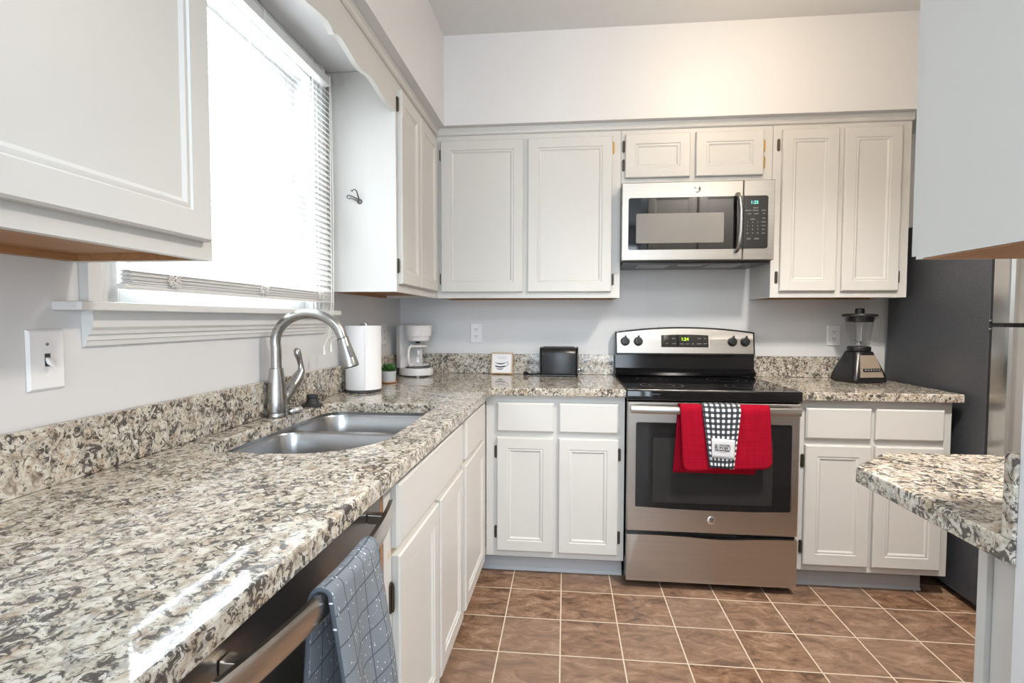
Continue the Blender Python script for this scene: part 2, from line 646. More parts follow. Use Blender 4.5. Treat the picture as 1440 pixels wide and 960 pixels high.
# ------------------------------------------------------------------ the room
CEIL = 2.69
SOF = 0.354
SOFZ = 2.235
ZC, ZB = 0.914, 0.878          # counter top and underside
WY0, WY1, WZ0, WZ1 = -2.01, -1.08, 1.262, 2.17   # window opening

struct('floor', MB().box(-0.12, 3.8, -6.2, 0.12, -0.05, 0.0), M['tile'])
struct('ceiling', MB().box(-0.12, 3.8, -6.2, 0.12, CEIL, CEIL + 0.05), M['ceil'])
struct('wall_back', MB().box(-0.12, 3.8, 0, 0.12, 0, CEIL), M['wall'])
b = MB()
b.box(-0.12, 0, -6.2, WY0, 0, CEIL)
b.box(-0.12, 0, WY1, 0, 0, CEIL)
b.box(-0.12, 0, WY0, WY1, 0, WZ0)
b.box(-0.12, 0, WY0, WY1, WZ1, CEIL)
struct('wall_left', b, M['wall'])
struct('wall_right', MB().box(3.68, 3.8, -6.2, 0, 0, CEIL), M['wall'])
b = MB()
b.box(0, 0.3, -6.2, -6.08, 0, CEIL)
b.box(3.1, 3.68, -6.2, -6.08, 0, CEIL)
b.box(0.3, 3.1, -6.2, -6.08, 0, 0.45)
b.box(0.3, 3.1, -6.2, -6.08, 2.45, CEIL)
struct('wall_rear', b, M['wall'])
PW = 1.636                      # end of the wall stub beside the camera
PY0, PY1 = -2.36, -2.249
struct('wall_front', MB().box(PW, 3.68, PY0, PY1, 0, CEIL), M['wall'])
# boxed soffit over the wall cabinets, an L along the left and back walls
b = MB()
b.prism([(0, 0), (0, -3.4), (SOF, -3.4), (SOF, -SOF), (3.68, -SOF), (3.68, 0)], xy, SOFZ, CEIL)
struct('soffit', b, M['wall'])
# small bead where the cabinets meet the soffit
b = MB()
q = 0.299
prof = [(0, 2.199), (0.006, 2.199), (0.012, 2.204), (0.014, 2.212), (0.012, 2.218), (0.018, 2.2345), (0, 2.2345)]
rings = []
for s, (ax, ay) in (('a', (0, -2.62)), ('c', (0, 0)), ('e', (2.66, 0))):
    ring = []
    for d, z in prof:
        if s == 'a':
            ring.append(Vector((q + d, -2.62, z)))
        elif s == 'c':
            ring.append(Vector((q + d, -q - d, z)))
        else:
            ring.append(Vector((2.66, -q - d, z)))
    rings.append(ring)
b.loft(rings)
struct('trim_1', b, M['cab'])

# ------------------------------------------------------------------ kitchen window
win = bpy.data.objects.new('window_1', None)
COL.objects.link(win)
win.location = (0, -1.545, 1.27)
win['kind'] = 'structure'
win['label'] = 'white double-hung kitchen window over the sink'
b = MB()
# reveal boards
b.box(-0.118, 0.0, WY0 - 0.002, WY0 + 0.012, WZ0, WZ1)
b.box(-0.118, 0.0, WY1 - 0.012, WY1 + 0.002, WZ0, WZ1)
b.box(-0.118, 0.0, WY0, WY1, WZ1 - 0.012, WZ1 + 0.002)
b.box(-0.118, -0.0605, WY0, WY1, WZ0 - 0.003, WZ0 + 0.0065)
b.build('window_frame', M['trim'], win, 0)


def casing(y_out, y_in):
    s = 1 if y_in > y_out else -1
    w_ = abs(y_in - y_out)
    pr = [(0.0, 0.0), (0.020, 0.0), (0.022, 0.002), (0.022, 0.030), (0.017, 0.036), (0.014, 0.040), (0.014, 0.058), (0.010, 0.062), (0.010, w_), (0.0, w_)]
    mb = MB()
    mb.loft([[Vector((x, y_out + s * t, 1.267)) for x, t in pr], [Vector((x, y_out + s * t, SOFZ - 0.002)) for x, t in pr]])
    return mb.build('casing', M['trim'], win, 20)


casing(-2.085, -2.005)
casing(-1.005, -1.085)
b = MB()
b.box(0.0, 0.018, -2.0, -1.09, WZ1 - 0.004, SOFZ - 0.002, 0.002)
b.build('head_casing', M['trim'], win)
b = MB()
# stool with ears
b.prism([(-0.005, -2.005), (0.0, -2.144), (0.052, -2.144), (0.058, -2.138), (0.058, -0.964), (0.052, -0.958), (0.0, -0.958), (-0.005, -1.085), (-0.06, -1.085), (-0.06, -2.005)], xy, 1.249, 1.267, 0.003)
b.build('sill', M['trim'], win)
b = MB()
pr = [(0.0, 1.249), (0.026, 1.249), (0.026, 1.215), (0.020, 1.208), (0.018, 1.200), (0.013, 1.199), (0.013, 1.188), (0.010, 1.187), (0.008, 1.176), (0.0, 1.174)]
b.loft([[Vector((x, -2.083, z)) for x, z in pr], [Vector((x, -1.007, z)) for x, z in pr]])
b.build('apron', M['trim'], win, 20)


def sash(name, x, z0, z1, rail=0.05):
    mb = MB()
    y0, y1 = WY0 + 0.012, WY1 - 0.012
    mb.box(x, x + 0.032, y0, y0 + 0.045, z0, z1, 0.002)
    mb.box(x, x + 0.032, y1 - 0.045, y1, z0, z1, 0.002)
    mb.box(x, x + 0.032, y0 + 0.045, y1 - 0.045, z0, z0 + rail, 0.002)
    mb.box(x, x + 0.032, y0 + 0.045, y1 - 0.045, z1 - 0.045, z1, 0.002)
    s = mb.build(name, M['trim'], win)
    g_ = MB().box(x + 0.012, x + 0.016, y0 + 0.042, y1 - 0.042, z0 + rail - 0.005, z1 - 0.04)
    g_.build('pane', M['pane'], s, 0)


sash('lower_sash', -0.065, WZ0 + 0.0075, 1.725, 0.03)
sash('upper_sash', -0.102, 1.68, WZ1 - 0.012)

# rear window frame of the dining side (daylight comes through it)
b = MB()
for a in (0.3, 1.2, 2.1, 3.04):
    b.box(a, a + 0.06, -6.19, -6.09, 0.45, 2.45)
b.box(0.36, 3.04, -6.19, -6.09, 0.45, 0.52)
b.box(0.36, 3.04, -6.19, -6.09, 2.38, 2.45)
struct('window_2', b, M['trim'])

# ------------------------------------------------------------------ mini blind
bl = thing('window_blind', 'white horizontal mini blind hanging in front of the kitchen window', 'blind', (0.04, -1.525, 2.20))
b = MB()
b.box(0.0235, 0.054, -2.030, -1.032, 2.152, 2.184, 0.002)
b.build('headrail', M['blindrail'], bl)
for y_ in (-2.024, -1.49, -1.040):
    b = MB()
    b.box(0.0185, 0.057, y_ - 0.007, y_ + 0.007, 2.150, 2.190, 0.0015)
    b.build('bracket', M['blindrail'], bl)
b = MB()
z = 1.352
k = 0
while z < 2.145:
    tl = R(-48 + 1.5 * math.sin(k * 1.7))
    c_, s_ = math.cos(tl), math.sin(tl)
    ring0, ring1 = [], []
    for t in (-0.0125, -0.006, 0, 0.006, 0.0125):
        crown = 0.0016 * (1 - (t / 0.0125) ** 2)
        px, pz = t * c_ - crown * s_, t * s_ + crown * c_
        sag = -0.004 if k == 0 else 0
        ring0.append(Vector((0.042 + px, -2.022, z + pz + sag + (0.012 if k == 0 else 0))))
        ring1.append(Vector((0.042 + px, -1.028, z + pz + sag)))
    b.loft([ring0, ring1], False, False, False)
    z += 0.0205
    k += 1
b.build('slats', M['slat'], bl, 60)
b = MB()
for i in range(10):
    zz = 1.3085 + i * 0.0029
    ring0, ring1 = [], []
    j = 0.002 * math.sin(i * 2.3)
    sec = [(t, 0.0018 * (1 - (t / 0.0125) ** 2)) for t in (-0.0125, -0.006, 0, 0.006, 0.0125)]
    sec = sec + [(t, c + 0.0022) for t, c in reversed(sec)]
    for t, c in sec:
        ring0.append(Vector((0.042 + t + j, -2.02 + 0.004 * (i % 3), zz + c)))
        ring1.append(Vector((0.042 + t + j, -1.03, zz + c - 0.002)))
    b.loft([ring0, ring1])
b.build('stacked_slats', M['blindrail'], bl, 60)
b = MB()
b.prism([(0.030, 1.297), (0.054, 1.297), (0.056, 1.301), (0.050, 1.3075), (0.034, 1.3075), (0.028, 1.301)], lambda p, t: Vector((p[0], t, p[1])), -2.030, -1.022)
b.build('bottom_rail', M['blindrail'], bl)
b = MB()
for y_ in (-1.90, -1.525, -1.15):
    for x_ in (0.0275, 0.0565):
        b.tube([(x_, y_, 2.15), (x_, y_, 1.30)], 0.0009, 6)
    rnd = random.Random(int(-y_ * 100))
    for q_ in range(6):
        pts = []
        for i in range(9):
            a = i / 8 * 2 * math.pi
            pts.append((0.060 + 0.006 * rnd.random(), y_ + 0.022 * math.cos(a) * rnd.uniform(0.5, 1), 1.322 + 0.015 * math.sin(a + q_) * rnd.uniform(0.5, 1)))
        b.tube(pts, 0.0011, 5)
b.build('ladder_cords', M['cord'], bl)
b = MB()
b.tube([(0.062, -1.045, 2.16), (0.068, -1.050, 1.7), (0.070, -1.062, 1.30), (0.071, -1.082, 1.20), (0.072, -1.10, 1.155)], 0.0016, 6)
b.tube([(0.062, -1.055, 2.16), (0.070, -1.075, 1.7), (0.073, -1.085, 1.32), (0.073, -1.10, 1.20), (0.072, -1.115, 1.165), (0.072, -1.155, 1.125)], 0.0016, 6)
b.tube([(0.072, -1.10, 1.155), (0.076, -1.125, 1.16), (0.073, -1.085, 1.172), (0.075, -1.05, 1.16), (0.072, -1.09, 1.145), (0.072, -1.095, 1.13)], 0.0018, 6)
b.build('pull_cord', M['cord'], bl)
for (ty, tz) in ((-1.155, 1.125), (-1.095, 1.132)):
    MB().lathe([(0.002, 0.004), (0.004, 0.0), (0.005, -0.012), (0.0075, -0.026), (0.006, -0.029)], (0.072, ty, tz), n=14).build('tassel', M['cord'], bl)
MB().tube([(0.066, -1.92, 2.15), (0.067, -1.925, 1.62)], 0.003, 6).build('tilt_wand', M['glass'], bl)


# ------------------------------------------------------------------ cabinets
DOOR = [(0, 0), (0, 0.015), (0.004, 0.019), (0.050, 0.019), (0.053, 0.0155), (0.057, 0.0165), (0.061, 0.0165), (0.068, 0.0115)]
DRAWER = [(0, 0), (0, 0.012), (0.007, 0.019)]


def ydoor(par, x0, x1, z0, z1, y, name='door', rings=DOOR):
    return MB().panel((x0, y, z0), (1, 0, 0), (0, 0, 1), (0, -1, 0), x1 - x0, z1 - z0, rings).build(name, M['cab'], par, 20)


def xdoor(par, y0, y1, z0, z1, x, name='door', rings=DOOR):
    return MB().panel((x, y0, z0), (0, 1, 0), (0, 0, 1), (1, 0, 0), y1 - y0, z1 - z0, rings).build(name, M['cab'], par, 20)


def hinge(par, c, n, mat='bronze', s=1.0):
    """surface hinge: a clipped plate with a round barrel; c on the face, n the face normal"""
    c, n = Vector(c), Vector(n)
    u = Vector((0, 0, 1)).cross(n)
    v = Vector((0, 0, 1))
    w_, h_, ch = 0.007 * s, 0.030 * s, 0.006 * s
    poly = [(-w_ + ch * .6, -h_), (w_ - ch * .6, -h_), (w_, -h_ + ch), (w_, h_ - ch), (w_ - ch * .6, h_), (-w_ + ch * .6, h_), (-w_, h_ - ch), (-w_, -h_ + ch)]
    mb = MB()
    mb.prism(poly, lambda p, t: c + u * p[0] + v * p[1] + n * t, 0.0, 0.004)
    mb.tube([c + n * 0.006 - v * h_ * 0.75, c + n * 0.006 + v * h_ * 0.75], 0.0036 * s, 10)
    mb.tube([c + n * 0.006 - v * h_ * 0.92, c + n * 0.006 - v * h_ * 0.75], 0.0025 * s, 8)
    mb.tube([c + n * 0.006 + v * h_ * 0.75, c + n * 0.006 + v * h_ * 0.92], 0.0025 * s, 8)
    return mb.build('hinge', M[mat], par)


def upper_y(label, x0, x1, z0, doors, dz0, dz1, hinges, left_side=True):
    t = thing('upper_cabinet', label, 'cabinet', ((x0 + x1) / 2, -0.15, z0), 'white wall cabinets')
    yb = -0.28
    zt = SOFZ - 0.001
    mb = MB()
    mb.box(x0, x0 + 0.016, yb, -0.001, z0, zt)
    mb.box(x1 - 0.016, x1, yb, -0.001, z0, zt)
    mb.box(x0 + 0.016, x1 - 0.016, yb, -0.001, z0 + 0.02, z0 + 0.034)
    mb.box(x0 + 0.016, x1 - 0.016, yb, -0.001, zt - 0.02, zt)
    mb.box(x0 + 0.016, x1 - 0.016, -0.01, -0.001, z0 + 0.034, zt - 0.02)
    mb.build('carcass', M['cab'], t, 0)
    mb = MB()
    mb.box(x0 + 0.016, x1 - 0.016, -0.28, -0.002, z0 + 0.012, z0 + 0.0195)
    mb.box(x0 + 0.016, x1 - 0.016, -0.022, -0.002, z0 + 0.001, z0 + 0.012)
    mb.build('underside', M['oak'], t, 0)
    mb = MB()
    d = sorted(doors)
    mb.box(x0, x1, -0.299, -0.28, z0, dz0 + 0.02)
    mb.box(x0, x1, -0.299, -0.28, dz1 - 0.02, zt)
    xs = [x0] + [v for dd in d for v in dd] + [x1]
    for i in range(0, len(xs), 2):
        lo = xs[i] if i == 0 else xs[i] - 0.015
        hi = xs[i + 1] if i + 2 >= len(xs) else xs[i + 1] + 0.015
        lo, hi = (x0 if i == 0 else xs[i] - 0.012), (x1 if i + 2 >= len(xs) else xs[i + 1] + 0.012)
        mb.box(lo, hi, -0.299, -0.28, dz0 + 0.02, dz1 - 0.02)
    mb.build('face_frame', M['cab'], t, 0)
    for a, b_ in d:
        ydoor(t, a, b_, dz0, dz1, -0.2995)
    for hx, hz, hm in hinges:
        hinge(t, (hx, -0.2992, hz), (0, -1, 0), hm, 1.0)
    return t


cA = upper_y('wide white wall cabinet with two tall doors above the toaster and coffee maker', 0.3003, 1.266, 1.345, [(0.326, 0.764), (0.788, 1.222)], 1.376, 2.170,
             [(0.3235, 2.10, 'bronze'), (0.3235, 1.447, 'bronze'), (1.227, 2.112, 'brass'), (1.229, 1.440, 'bronze')])
cM = upper_y('short white wall cabinet with two small doors directly above the microwave', 1.268, 2.010, 1.916, [(1.286, 1.608), (1.636, 1.962)], 1.954, 2.174,
             [(1.279, 2.116, 'bronze'), (1.279, 2.022, 'bronze'), (1.968, 2.100, 'brass'), (1.968, 2.018, 'brass')])
cR = upper_y('white wall cabinet with two tall doors above the blender', 2.012, 2.655, 1.345, [(2.052, 2.318), (2.345, 2.607)], 1.376, 2.174,
             [(2.038, 2.101, 'bronze'), (2.040, 1.446, 'bronze'), (2.613, 1.445, 'bronze')])


def upper_x(label, y0, y1, z0, doors, dz0, dz1, hinges, seam_y):
    t = thing('upper_cabinet', label, 'cabinet', (0.15, (y0 + y1) / 2, z0), 'white wall cabinets')
    zt = SOFZ - 0.001
    mb = MB()
    mb.box(0.001, 0.28, y0, y0 + 0.016, z0, zt)
    mb.box(0.001, 0.28, y1 - 0.016, y1, z0, zt)
    mb.box(0.001, 0.28, y0 + 0.016, y1 - 0.016, z0 + 0.022, z0 + 0.034)
    mb.box(0.001, 0.28, y0 + 0.016, y1 - 0.016, zt - 0.02, zt)
    mb.box(0.001, 0.01, y0 + 0.016, y1 - 0.016, z0 + 0.034, zt - 0.02)
    mb.build('carcass', M['cab'], t, 0)
    mb = MB()
    mb.box(0.002, 0.28, y0 + 0.016, y1 - 0.016, z0 + 0.014, z0 + 0.0215)
    mb.box(0.002, 0.028, y0 + 0.016, y1 - 0.016, z0 + 0.001, z0 + 0.014)
    for s in seam_y:
        mb.box(0.028, 0.28, s - 0.009, s + 0.009, z0 + 0.001, z0 + 0.014)
    mb.build('underside', M['oak'], t, 0)
    mb = MB()
    d = sorted(doors)
    mb.box(0.28, 0.299, y0, y1, z0, dz0 + 0.02)
    mb.box(0.28, 0.299, y0, y1, dz1 - 0.02, zt)
    ys = [y0] + [v for dd in d for v in dd] + [y1]
    for i in range(0, len(ys), 2):
        lo, hi = (y0 if i == 0 else ys[i] - 0.012), (y1 if i + 2 >= len(ys) else ys[i + 1] + 0.012)
        mb.box(0.28, 0.299, lo, hi, dz0 + 0.02, dz1 - 0.02)
    mb.build('face_frame', M['cab'], t, 0)
    for a, b_ in d:
        xdoor(t, a, b_, dz0, dz1, 0.2995)
    for hy, hz, hm in hinges:
        hinge(t, (0.2992, hy, hz), (1, 0, 0), hm)
    return t


cC = upper_x('narrow white wall cabinet in the corner with the coat hook on its side', -0.972, -0.3003, 1.345, [(-0.950, -0.668), (-0.660, -0.350)], 1.378, 2.165,
             [(-0.957, 2.105, 'bronze'), (-0.957, 1.452, 'bronze')], [])
cB = upper_x('large white wall cabinet at the left edge of the photo, left of the window', -2.66, -2.0966, 1.345, [(-2.64, -2.1215)], 1.378, 2.165, [], [-2.105])

# scalloped valance over the window
va = thing('window_valance', 'white scalloped wooden valance over the kitchen window', 'valance', (0.29, -1.535, 2.08))
half = [(-0.9725, 2.070), (-1.02, 2.070), (-1.107, 2.071), (-1.150, 2.076), (-1.182, 2.082), (-1.215, 2.086), (-1.251, 2.085), (-1.295, 2.076), (-1.335, 2.070), (-1.370, 2.072), (-1.405, 2.079), (-1.440, 2.085), (-1.464, 2.088), (-1.490, 2.092), (-1.515, 2.088), (-1.5345, 2.076)]
full = half + [(-3.069 - y_, z_) for y_, z_ in reversed(half[:-1])]
poly = full + [(-2.0962, SOFZ - 0.001), (-0.9725, SOFZ - 0.001)]
MB().prism(poly, yz, 0.281, 0.299).build('valance_board', M['cab'], va, 25)

# ------------------------------------------------------------------ base cabinets
TOEY = -0.537


def base_y(label, x0, x1, cols, hinges, split=0.690, rside=True, toe=(0, 0)):
    t = thing('base_cabinet', label, 'cabinet', ((x0 + x1) / 2, -0.3, 0), 'white base cabinets')
    zt = ZB - 0.001
    z0 = 0.100
    mb = MB()
    mb.box(x0, x0 + 0.016, -0.592, -0.001, z0, zt)
    mb.box(x1 - 0.016, x1, -0.592, -0.001, z0, zt)
    mb.box(x0 + 0.016, x1 - 0.016, -0.592, -0.001, z0, z0 + 0.016)
    mb.box(x0 + 0.016, x1 - 0.016, -0.010, -0.001, z0 + 0.016, zt)
    mb.build('carcass', M['cab'], t, 0)
    mb = MB()
    mb.box(x0, x1, -0.611, -0.592, z0, 0.15)
    mb.box(x0, x1, -0.611, -0.592, split - 0.03, split + 0.025)
    mb.box(x0, x1, -0.611, -0.592, 0.825, zt)
    xs = [x0] + [v for c in cols for v in c] + [x1]
    for i in range(0, len(xs), 2):
        lo, hi = (x0 if i == 0 else xs[i] - 0.012), (x1 if i + 2 >= len(xs) else xs[i + 1] + 0.012)
        mb.box(lo, hi, -0.611, -0.592, 0.15, split - 0.03)
        mb.box(lo, hi, -0.611, -0.592, split + 0.025, 0.825)
    mb.build('face_frame', M['cab'], t, 0)
    for a, b_ in cols:
        ydoor(t, a, b_, 0.131, 0.675, -0.6115)
        ydoor(t, a, b_, 0.703, 0.842, -0.6115, 'drawer', DRAWER)
    for hx, hz in hinges:
        hinge(t, (hx, -0.6112, hz), (0, -1, 0))
    mb = MB()
    mb.box(x0 + toe[0], x1 - toe[1], TOEY, TOEY + 0.02, 0.001, z0 - 0.001)
    mb.build('toe_kick', M['cab'], t, 0)
    mb = MB()
    pr = [(0, 0.001), (0.014, 0.001), (0.010, 0.006), (0.005, 0.014), (0.004, 0.062), (0, 0.064)]
    mb.loft([[Vector((x0 + toe[0], TOEY - d, z_)) for d, z_ in pr], [Vector((x1 - toe[1], TOEY - d, z_)) for d, z_ in pr]])
    mb.build('toe_base', M['vinylbase'], t, 0)
    return t


base_y('white base cabinet with two doors and two drawers left of the range', 0.6145, 1.264, [(0.668, 0.937), (0.960, 1.234)], [(0.661, 0.603), (0.661, 0.216), (1.241, 0.603), (1.241, 0.211)], toe=(-0.07, 0.0))
base_y('white base cabinet with two doors and two drawers right of the range', 2.026, 2.668, [(2.058, 2.334), (2.352, 2.632)], [(2.051, 0.601), (2.051, 0.208)], toe=(0.0, 0.06))


def base_x(label, y0, y1, drawers, doors, hinges, near_top=None, far_top=None, cat='cabinet'):
    t = thing('base_cabinet', label, cat, (0.3, (y0 + y1) / 2, 0), 'white base cabinets')
    zt = ZB - 0.001
    z0 = 0.100
    mb = MB()
    mb.box(0.02, 0.592, y0, y0 + 0.016, z0, near_top or zt)
    mb.box(0.02, 0.592, y1 - 0.016, y1, z0, far_top or zt)
    mb.box(0.02, 0.592, y0 + 0.016, y1 - 0.016, z0, z0 + 0.016)
    mb.box(0.02, 0.03, y0 + 0.016, y1 - 0.016, z0 + 0.016, zt)
    mb.build('carcass', M['cab'], t, 0)
    mb = MB()
    mb.box(0.592, 0.611, y0, y1, z0, 0.15)
    mb.box(0.592, 0.611, y0, y1, 0.66, 0.715)
    mb.box(0.592, 0.611, y0, y1, 0.83, zt)
    for (a, b_, lo, hi) in [(y0, doors[0][0] + 0.012, 0.15, 0.66), (doors[-1][1] - 0.012, y1, 0.15, 0.66), (y0, drawers[0][0] + 0.012, 0.715, 0.83), (drawers[-1][1] - 0.012, y1, 0.715, 0.83)]:
        mb.box(0.592, 0.611, a, b_, lo, hi)
    for p_, q_ in zip(doors[:-1], doors[1:]):
        mb.box(0.592, 0.611, p_[1] - 0.012, q_[0] + 0.012, 0.15, 0.66)
    mb.build('face_frame', M['cab'], t, 0)
    MB().box(0.611, 0.6115, y0 + 0.025, y1 - 0.003, 0.688, 0.703).build('frame_reveal', M['bare'], t, 0)
    for a, b_ in doors:
        xdoor(t, a, b_, 0.131, 0.685, 0.6117)
    for a, b_ in drawers:
        xdoor(t, a, b_, 0.705, 0.855, 0.6117, 'drawer_front' if b_ - a > 0.6 else 'drawer', DRAWER)
    for hy, hz in hinges:
        hinge(t, (0.6114, hy, hz), (1, 0, 0), 'bronze', 1.2)
    mb = MB()
    mb.box(0.52, 0.537, y0, y1, 0.001, z0 - 0.001)
    mb.build('toe_kick', M['cab'], t, 0)
    shear(t)
    return t


base_x('white sink base cabinet with long false drawer front beside the dishwasher', -1.955, -1.176, [(-1.908, -1.210)], [(-1.905, -1.548), (-1.528, -1.204)], [(-1.9165, 0.592), (-1.9165, 0.21)], None, 0.66)
base_x('narrow white base cabinet with drawer in the inner corner of the kitchen', -1.174, -0.6125, [(-1.140, -0.742)], [(-1.158, -0.742)], [], 0.66, None)

# ------------------------------------------------------------------ counters
def counter_slab(name, poly, holes, par=None):
    """slab with eased edges from an outer loop and optional hole loops (counter-clockwise 2D lists)"""
    bm = bmesh.new()
    loops = [poly] + holes

    def ring(z, ins):
        out = []
        for li, lp in enumerate(loops):
            vs = []
            k_ = len(lp)
            for i in range(k_):
                p0, p1, p2 = Vector(lp[i - 1]), Vector(lp[i]), Vector(lp[(i + 1) % k_])
                a, b_ = (p1 - p0).normalized(), (p2 - p1).normalized()
                n_ = Vector((-a.y - b_.y, a.x + b_.x))
                if n_.length < 1e-6:
                    n_ = Vector((-a.y, a.x))
                n_.normalize()
                cs = max(0.35, n_.dot(Vector((-a.y, a.x))))
                d = ins / cs
                q_ = p1 + n_ * d * (1 if li == 0 else -1)
                vs.append(bm.verts.new((q_.x, q_.y, z)))
            out.append(vs)
        return out
    prof_ = [(ZB, 0.002), (ZB + 0.002, 0.0), (ZC - 0.004, 0.0), (ZC - 0.0012, 0.0012), (ZC, 0.004)]
    rgs = [ring(z_, i_) for z_, i_ in prof_]
    for A_, B_ in zip(rgs[:-1], rgs[1:]):
        for la, lb in zip(A_, B_):
            k_ = len(la)
            for i in range(k_):
                bm.faces.new((la[i], la[(i + 1) % k_], lb[(i + 1) % k_], lb[i]))
    for rg in (rgs[0], rgs[-1]):
        es = []
        for lp in rg:
            k_ = len(lp)
            for i in range(k_):
                es.append(bm.edges.get((lp[i], lp[(i + 1) % k_])))
        bmesh.ops.triangle_fill(bm, use_beauty=True, edges=es)
    mb = MB()
    mb.bm.free()
    mb.bm = bm
    return mb.build(name, M['granite'], par, 0)


XF0, XF1 = 0.648, 0.612         # the front edge of the left counter at the corner and at its near end
cut = rrect(0.088, 0.517, -1.893, -1.150, (0.09, 0.205, 0.07, 0.085), 10)
ct = thing('granite_countertop', 'long L-shaped speckled granite countertop with the sink, running to the range', 'countertop', (0.3, -1.3, ZC), 'speckled granite countertops')
YN = -2.80
counter_slab('countertop_slab', [(0.001, -0.001), (0.001, YN), (0.611, YN), (XF0, -0.660), (0.662, -0.650), (1.2655, -0.650), (1.2655, -0.001)], [cut], ct)
MB().box(0.001, 0.021, YN, -0.001, ZC + 0.0005, 1.030, 0.0025).build('backsplash', M['granite'], ct)
MB().box(0.0215, 1.2655, -0.021, -0.001, ZC + 0.0005, 1.030, 0.0025).build('backsplash', M['granite'], ct)
ct2 = thing('granite_countertop', 'short speckled granite countertop under the blender, right of the range', 'countertop', (2.35, -0.3, ZC), 'speckled granite countertops')
counter_slab('countertop_slab', [(2.024, -0.001), (2.024, -0.650), (2.690, -0.650), (2.690, -0.001)], [], ct2)
MB().box(2.024, 2.60, -0.021, -0.001, ZC + 0.0005, 1.030, 0.0025).build('backsplash', M['granite'], ct2)
ct3 = thing('granite_countertop', 'jutting speckled granite peninsula top with a clipped corner at the right edge', 'countertop', (2.0, -2.0, ZC), 'speckled granite countertops')
counter_slab('countertop_slab', [(1.628, -2.2485), (2.50, -2.2485), (2.50, -1.722), (1.757, -1.722), (1.622, -1.858)][0:5], [], ct3)
MB().box(1.630, 2.50, -2.2485, -2.2285, ZC + 0.0005, 1.040, 0.002).build('backsplash', M['granite'], ct3)

# support under the peninsula top
t = thing('peninsula_base', 'white panelled cabinet end holding up the jutting granite peninsula', 'cabinet', (2.0, -2.2, 0))
MB().box(1.675, 2.48, -2.2485, -2.160, 0.10, ZB - 0.001, 0.001).build('carcass', M['cab'], t, 0)
b = MB()
b.box(1.666, 2.48, -2.1595, -2.140, 0.10, ZB - 0.001, 0.0015)
b.build('face_frame', M['cab'], t)
MB().box(1.69, 2.48, -2.2485, -2.19, 0.001, 0.099).build('toe_kick', M['cab'], t, 0)

# hanging cabinet over the peninsula
t = thing('upper_cabinet', 'white hanging cabinet at the right edge above the jutting granite peninsula', 'cabinet', (2.0, -2.12, 1.345), 'white wall cabinets')
b = MB()
ux0 = 1.634
b.box(ux0, ux0 + 0.016, -2.2485, -2.030, 1.346, 2.30)
b.box(2.40, 2.416, -2.2485, -2.030, 1.346, 2.30)
b.box(ux0 + 0.016, 2.40, -2.2485, -2.030, 1.368, 1.382)
b.box(ux0 + 0.016, 2.40, -2.2485, -2.030, 2.28, 2.30)
b.build('carcass', M['cab'], t, 0)
MB().box(ux0 + 0.002, 2.414, -2.2480, -2.030, 1.3435, 1.3455).build('underside', M['oak'], t, 0)
b = MB()
b.box(ux0, 2.416, -2.030, -2.012, 1.345, 1.40)
b.box(ux0, 2.416, -2.030, -2.012, 2.24, 2.30)
b.box(ux0, ux0 + 0.045, -2.030, -2.012, 1.40, 2.24)
b.box(2.37, 2.416, -2.030, -2.012, 1.40, 2.24)
b.build('face_frame', M['cab'], t, 0)
for a, b_ in ((ux0 + 0.002, 2.015), (2.03, 2.40)):
    MB().panel((b_, -2.0115, 1.352), (-1, 0, 0), (0, 0, 1), (0, 1, 0), b_ - a, 0.90, DOOR).build('door', M['cab'], t, 20)

# ------------------------------------------------------------------ sink, faucet and things by it
sk = thing('kitchen_sink', 'undermount stainless double-bowl sink set into the granite countertop', 'sink', (0.3, -1.52, ZB))
FL = ZB - 0.0015


def bowl(x0, x1, y0, y1, rs, depth, ztop, name):
    mb = MB()
    rings = []
    for ins, z in ((0.0, ztop), (0.003, ztop - 0.006), (0.006, ztop - depth * 0.5), (0.012, ztop - depth * 0.86), (0.026, ztop - depth * 0.97), (0.05, ztop - depth), (0.12, ztop - depth - 0.004)):
        pts = rrect(x0 + ins, x1 - ins, y0 + ins, y1 - ins, [max(0.02, r_ - ins * 0.6) for r_ in rs], 10)
        rings.append([Vector((p[0], p[1], z)) for p in pts])
    mb.loft(rings, False, True)
    cx, cy = (x0 + x1) / 2 - 0.03, (y0 + y1) / 2
    o = mb.build(name, M['sink'], sk, 60)
    d_ = MB().lathe([(0.042, -0.003), (0.044, 0.001), (0.038, 0.002), (0.034, -0.001), (0.004, -0.001), (0.004, 0.004), (0.001, 0.004)], (cx, cy, ztop - depth - 0.002), n=28)
    d_.build('drain', M['chrome'], o)
    return o


bowl(0.080, 0.525, -1.900, -1.462, (0.09, 0.205, 0.06, 0.06), 0.20, ZB - 0.012, 'bowl')
bowl(0.080, 0.525, -1.434, -1.142, (0.06, 0.06, 0.075, 0.085), 0.17, ZB - 0.012, 'bowl')
# flange between the bowls and under the stone
b = MB()
op = rrect(0.060, 0.545, -1.920, -1.122, (0.10, 0.21, 0.08, 0.09), 10)
i1 = rrect(0.080, 0.525, -1.900, -1.462, (0.09, 0.205, 0.06, 0.06), 10)
i2 = rrect(0.080, 0.525, -1.434, -1.142, (0.06, 0.06, 0.075, 0.085), 10)
bmx = b.bm
es = []
for lp, z in ((op, FL - 0.0105), (i1, FL - 0.0105), (i2, FL - 0.0105)):
    vs = [bmx.verts.new((p[0], p[1], z)) for p in lp]
    for i in range(len(vs)):
        es.append(bmx.edges.new((vs[i], vs[(i + 1) % len(vs)])))
bmesh.ops.triangle_fill(bmx, use_beauty=True, edges=es)
b.build('flange', M['sink'], sk, 30)
b = MB()
outer = [Vector((p[0], p[1], FL)) for p in rrect(0.078, 0.527, -1.903, -1.140, (0.10, 0.21, 0.08, 0.09), 10)]
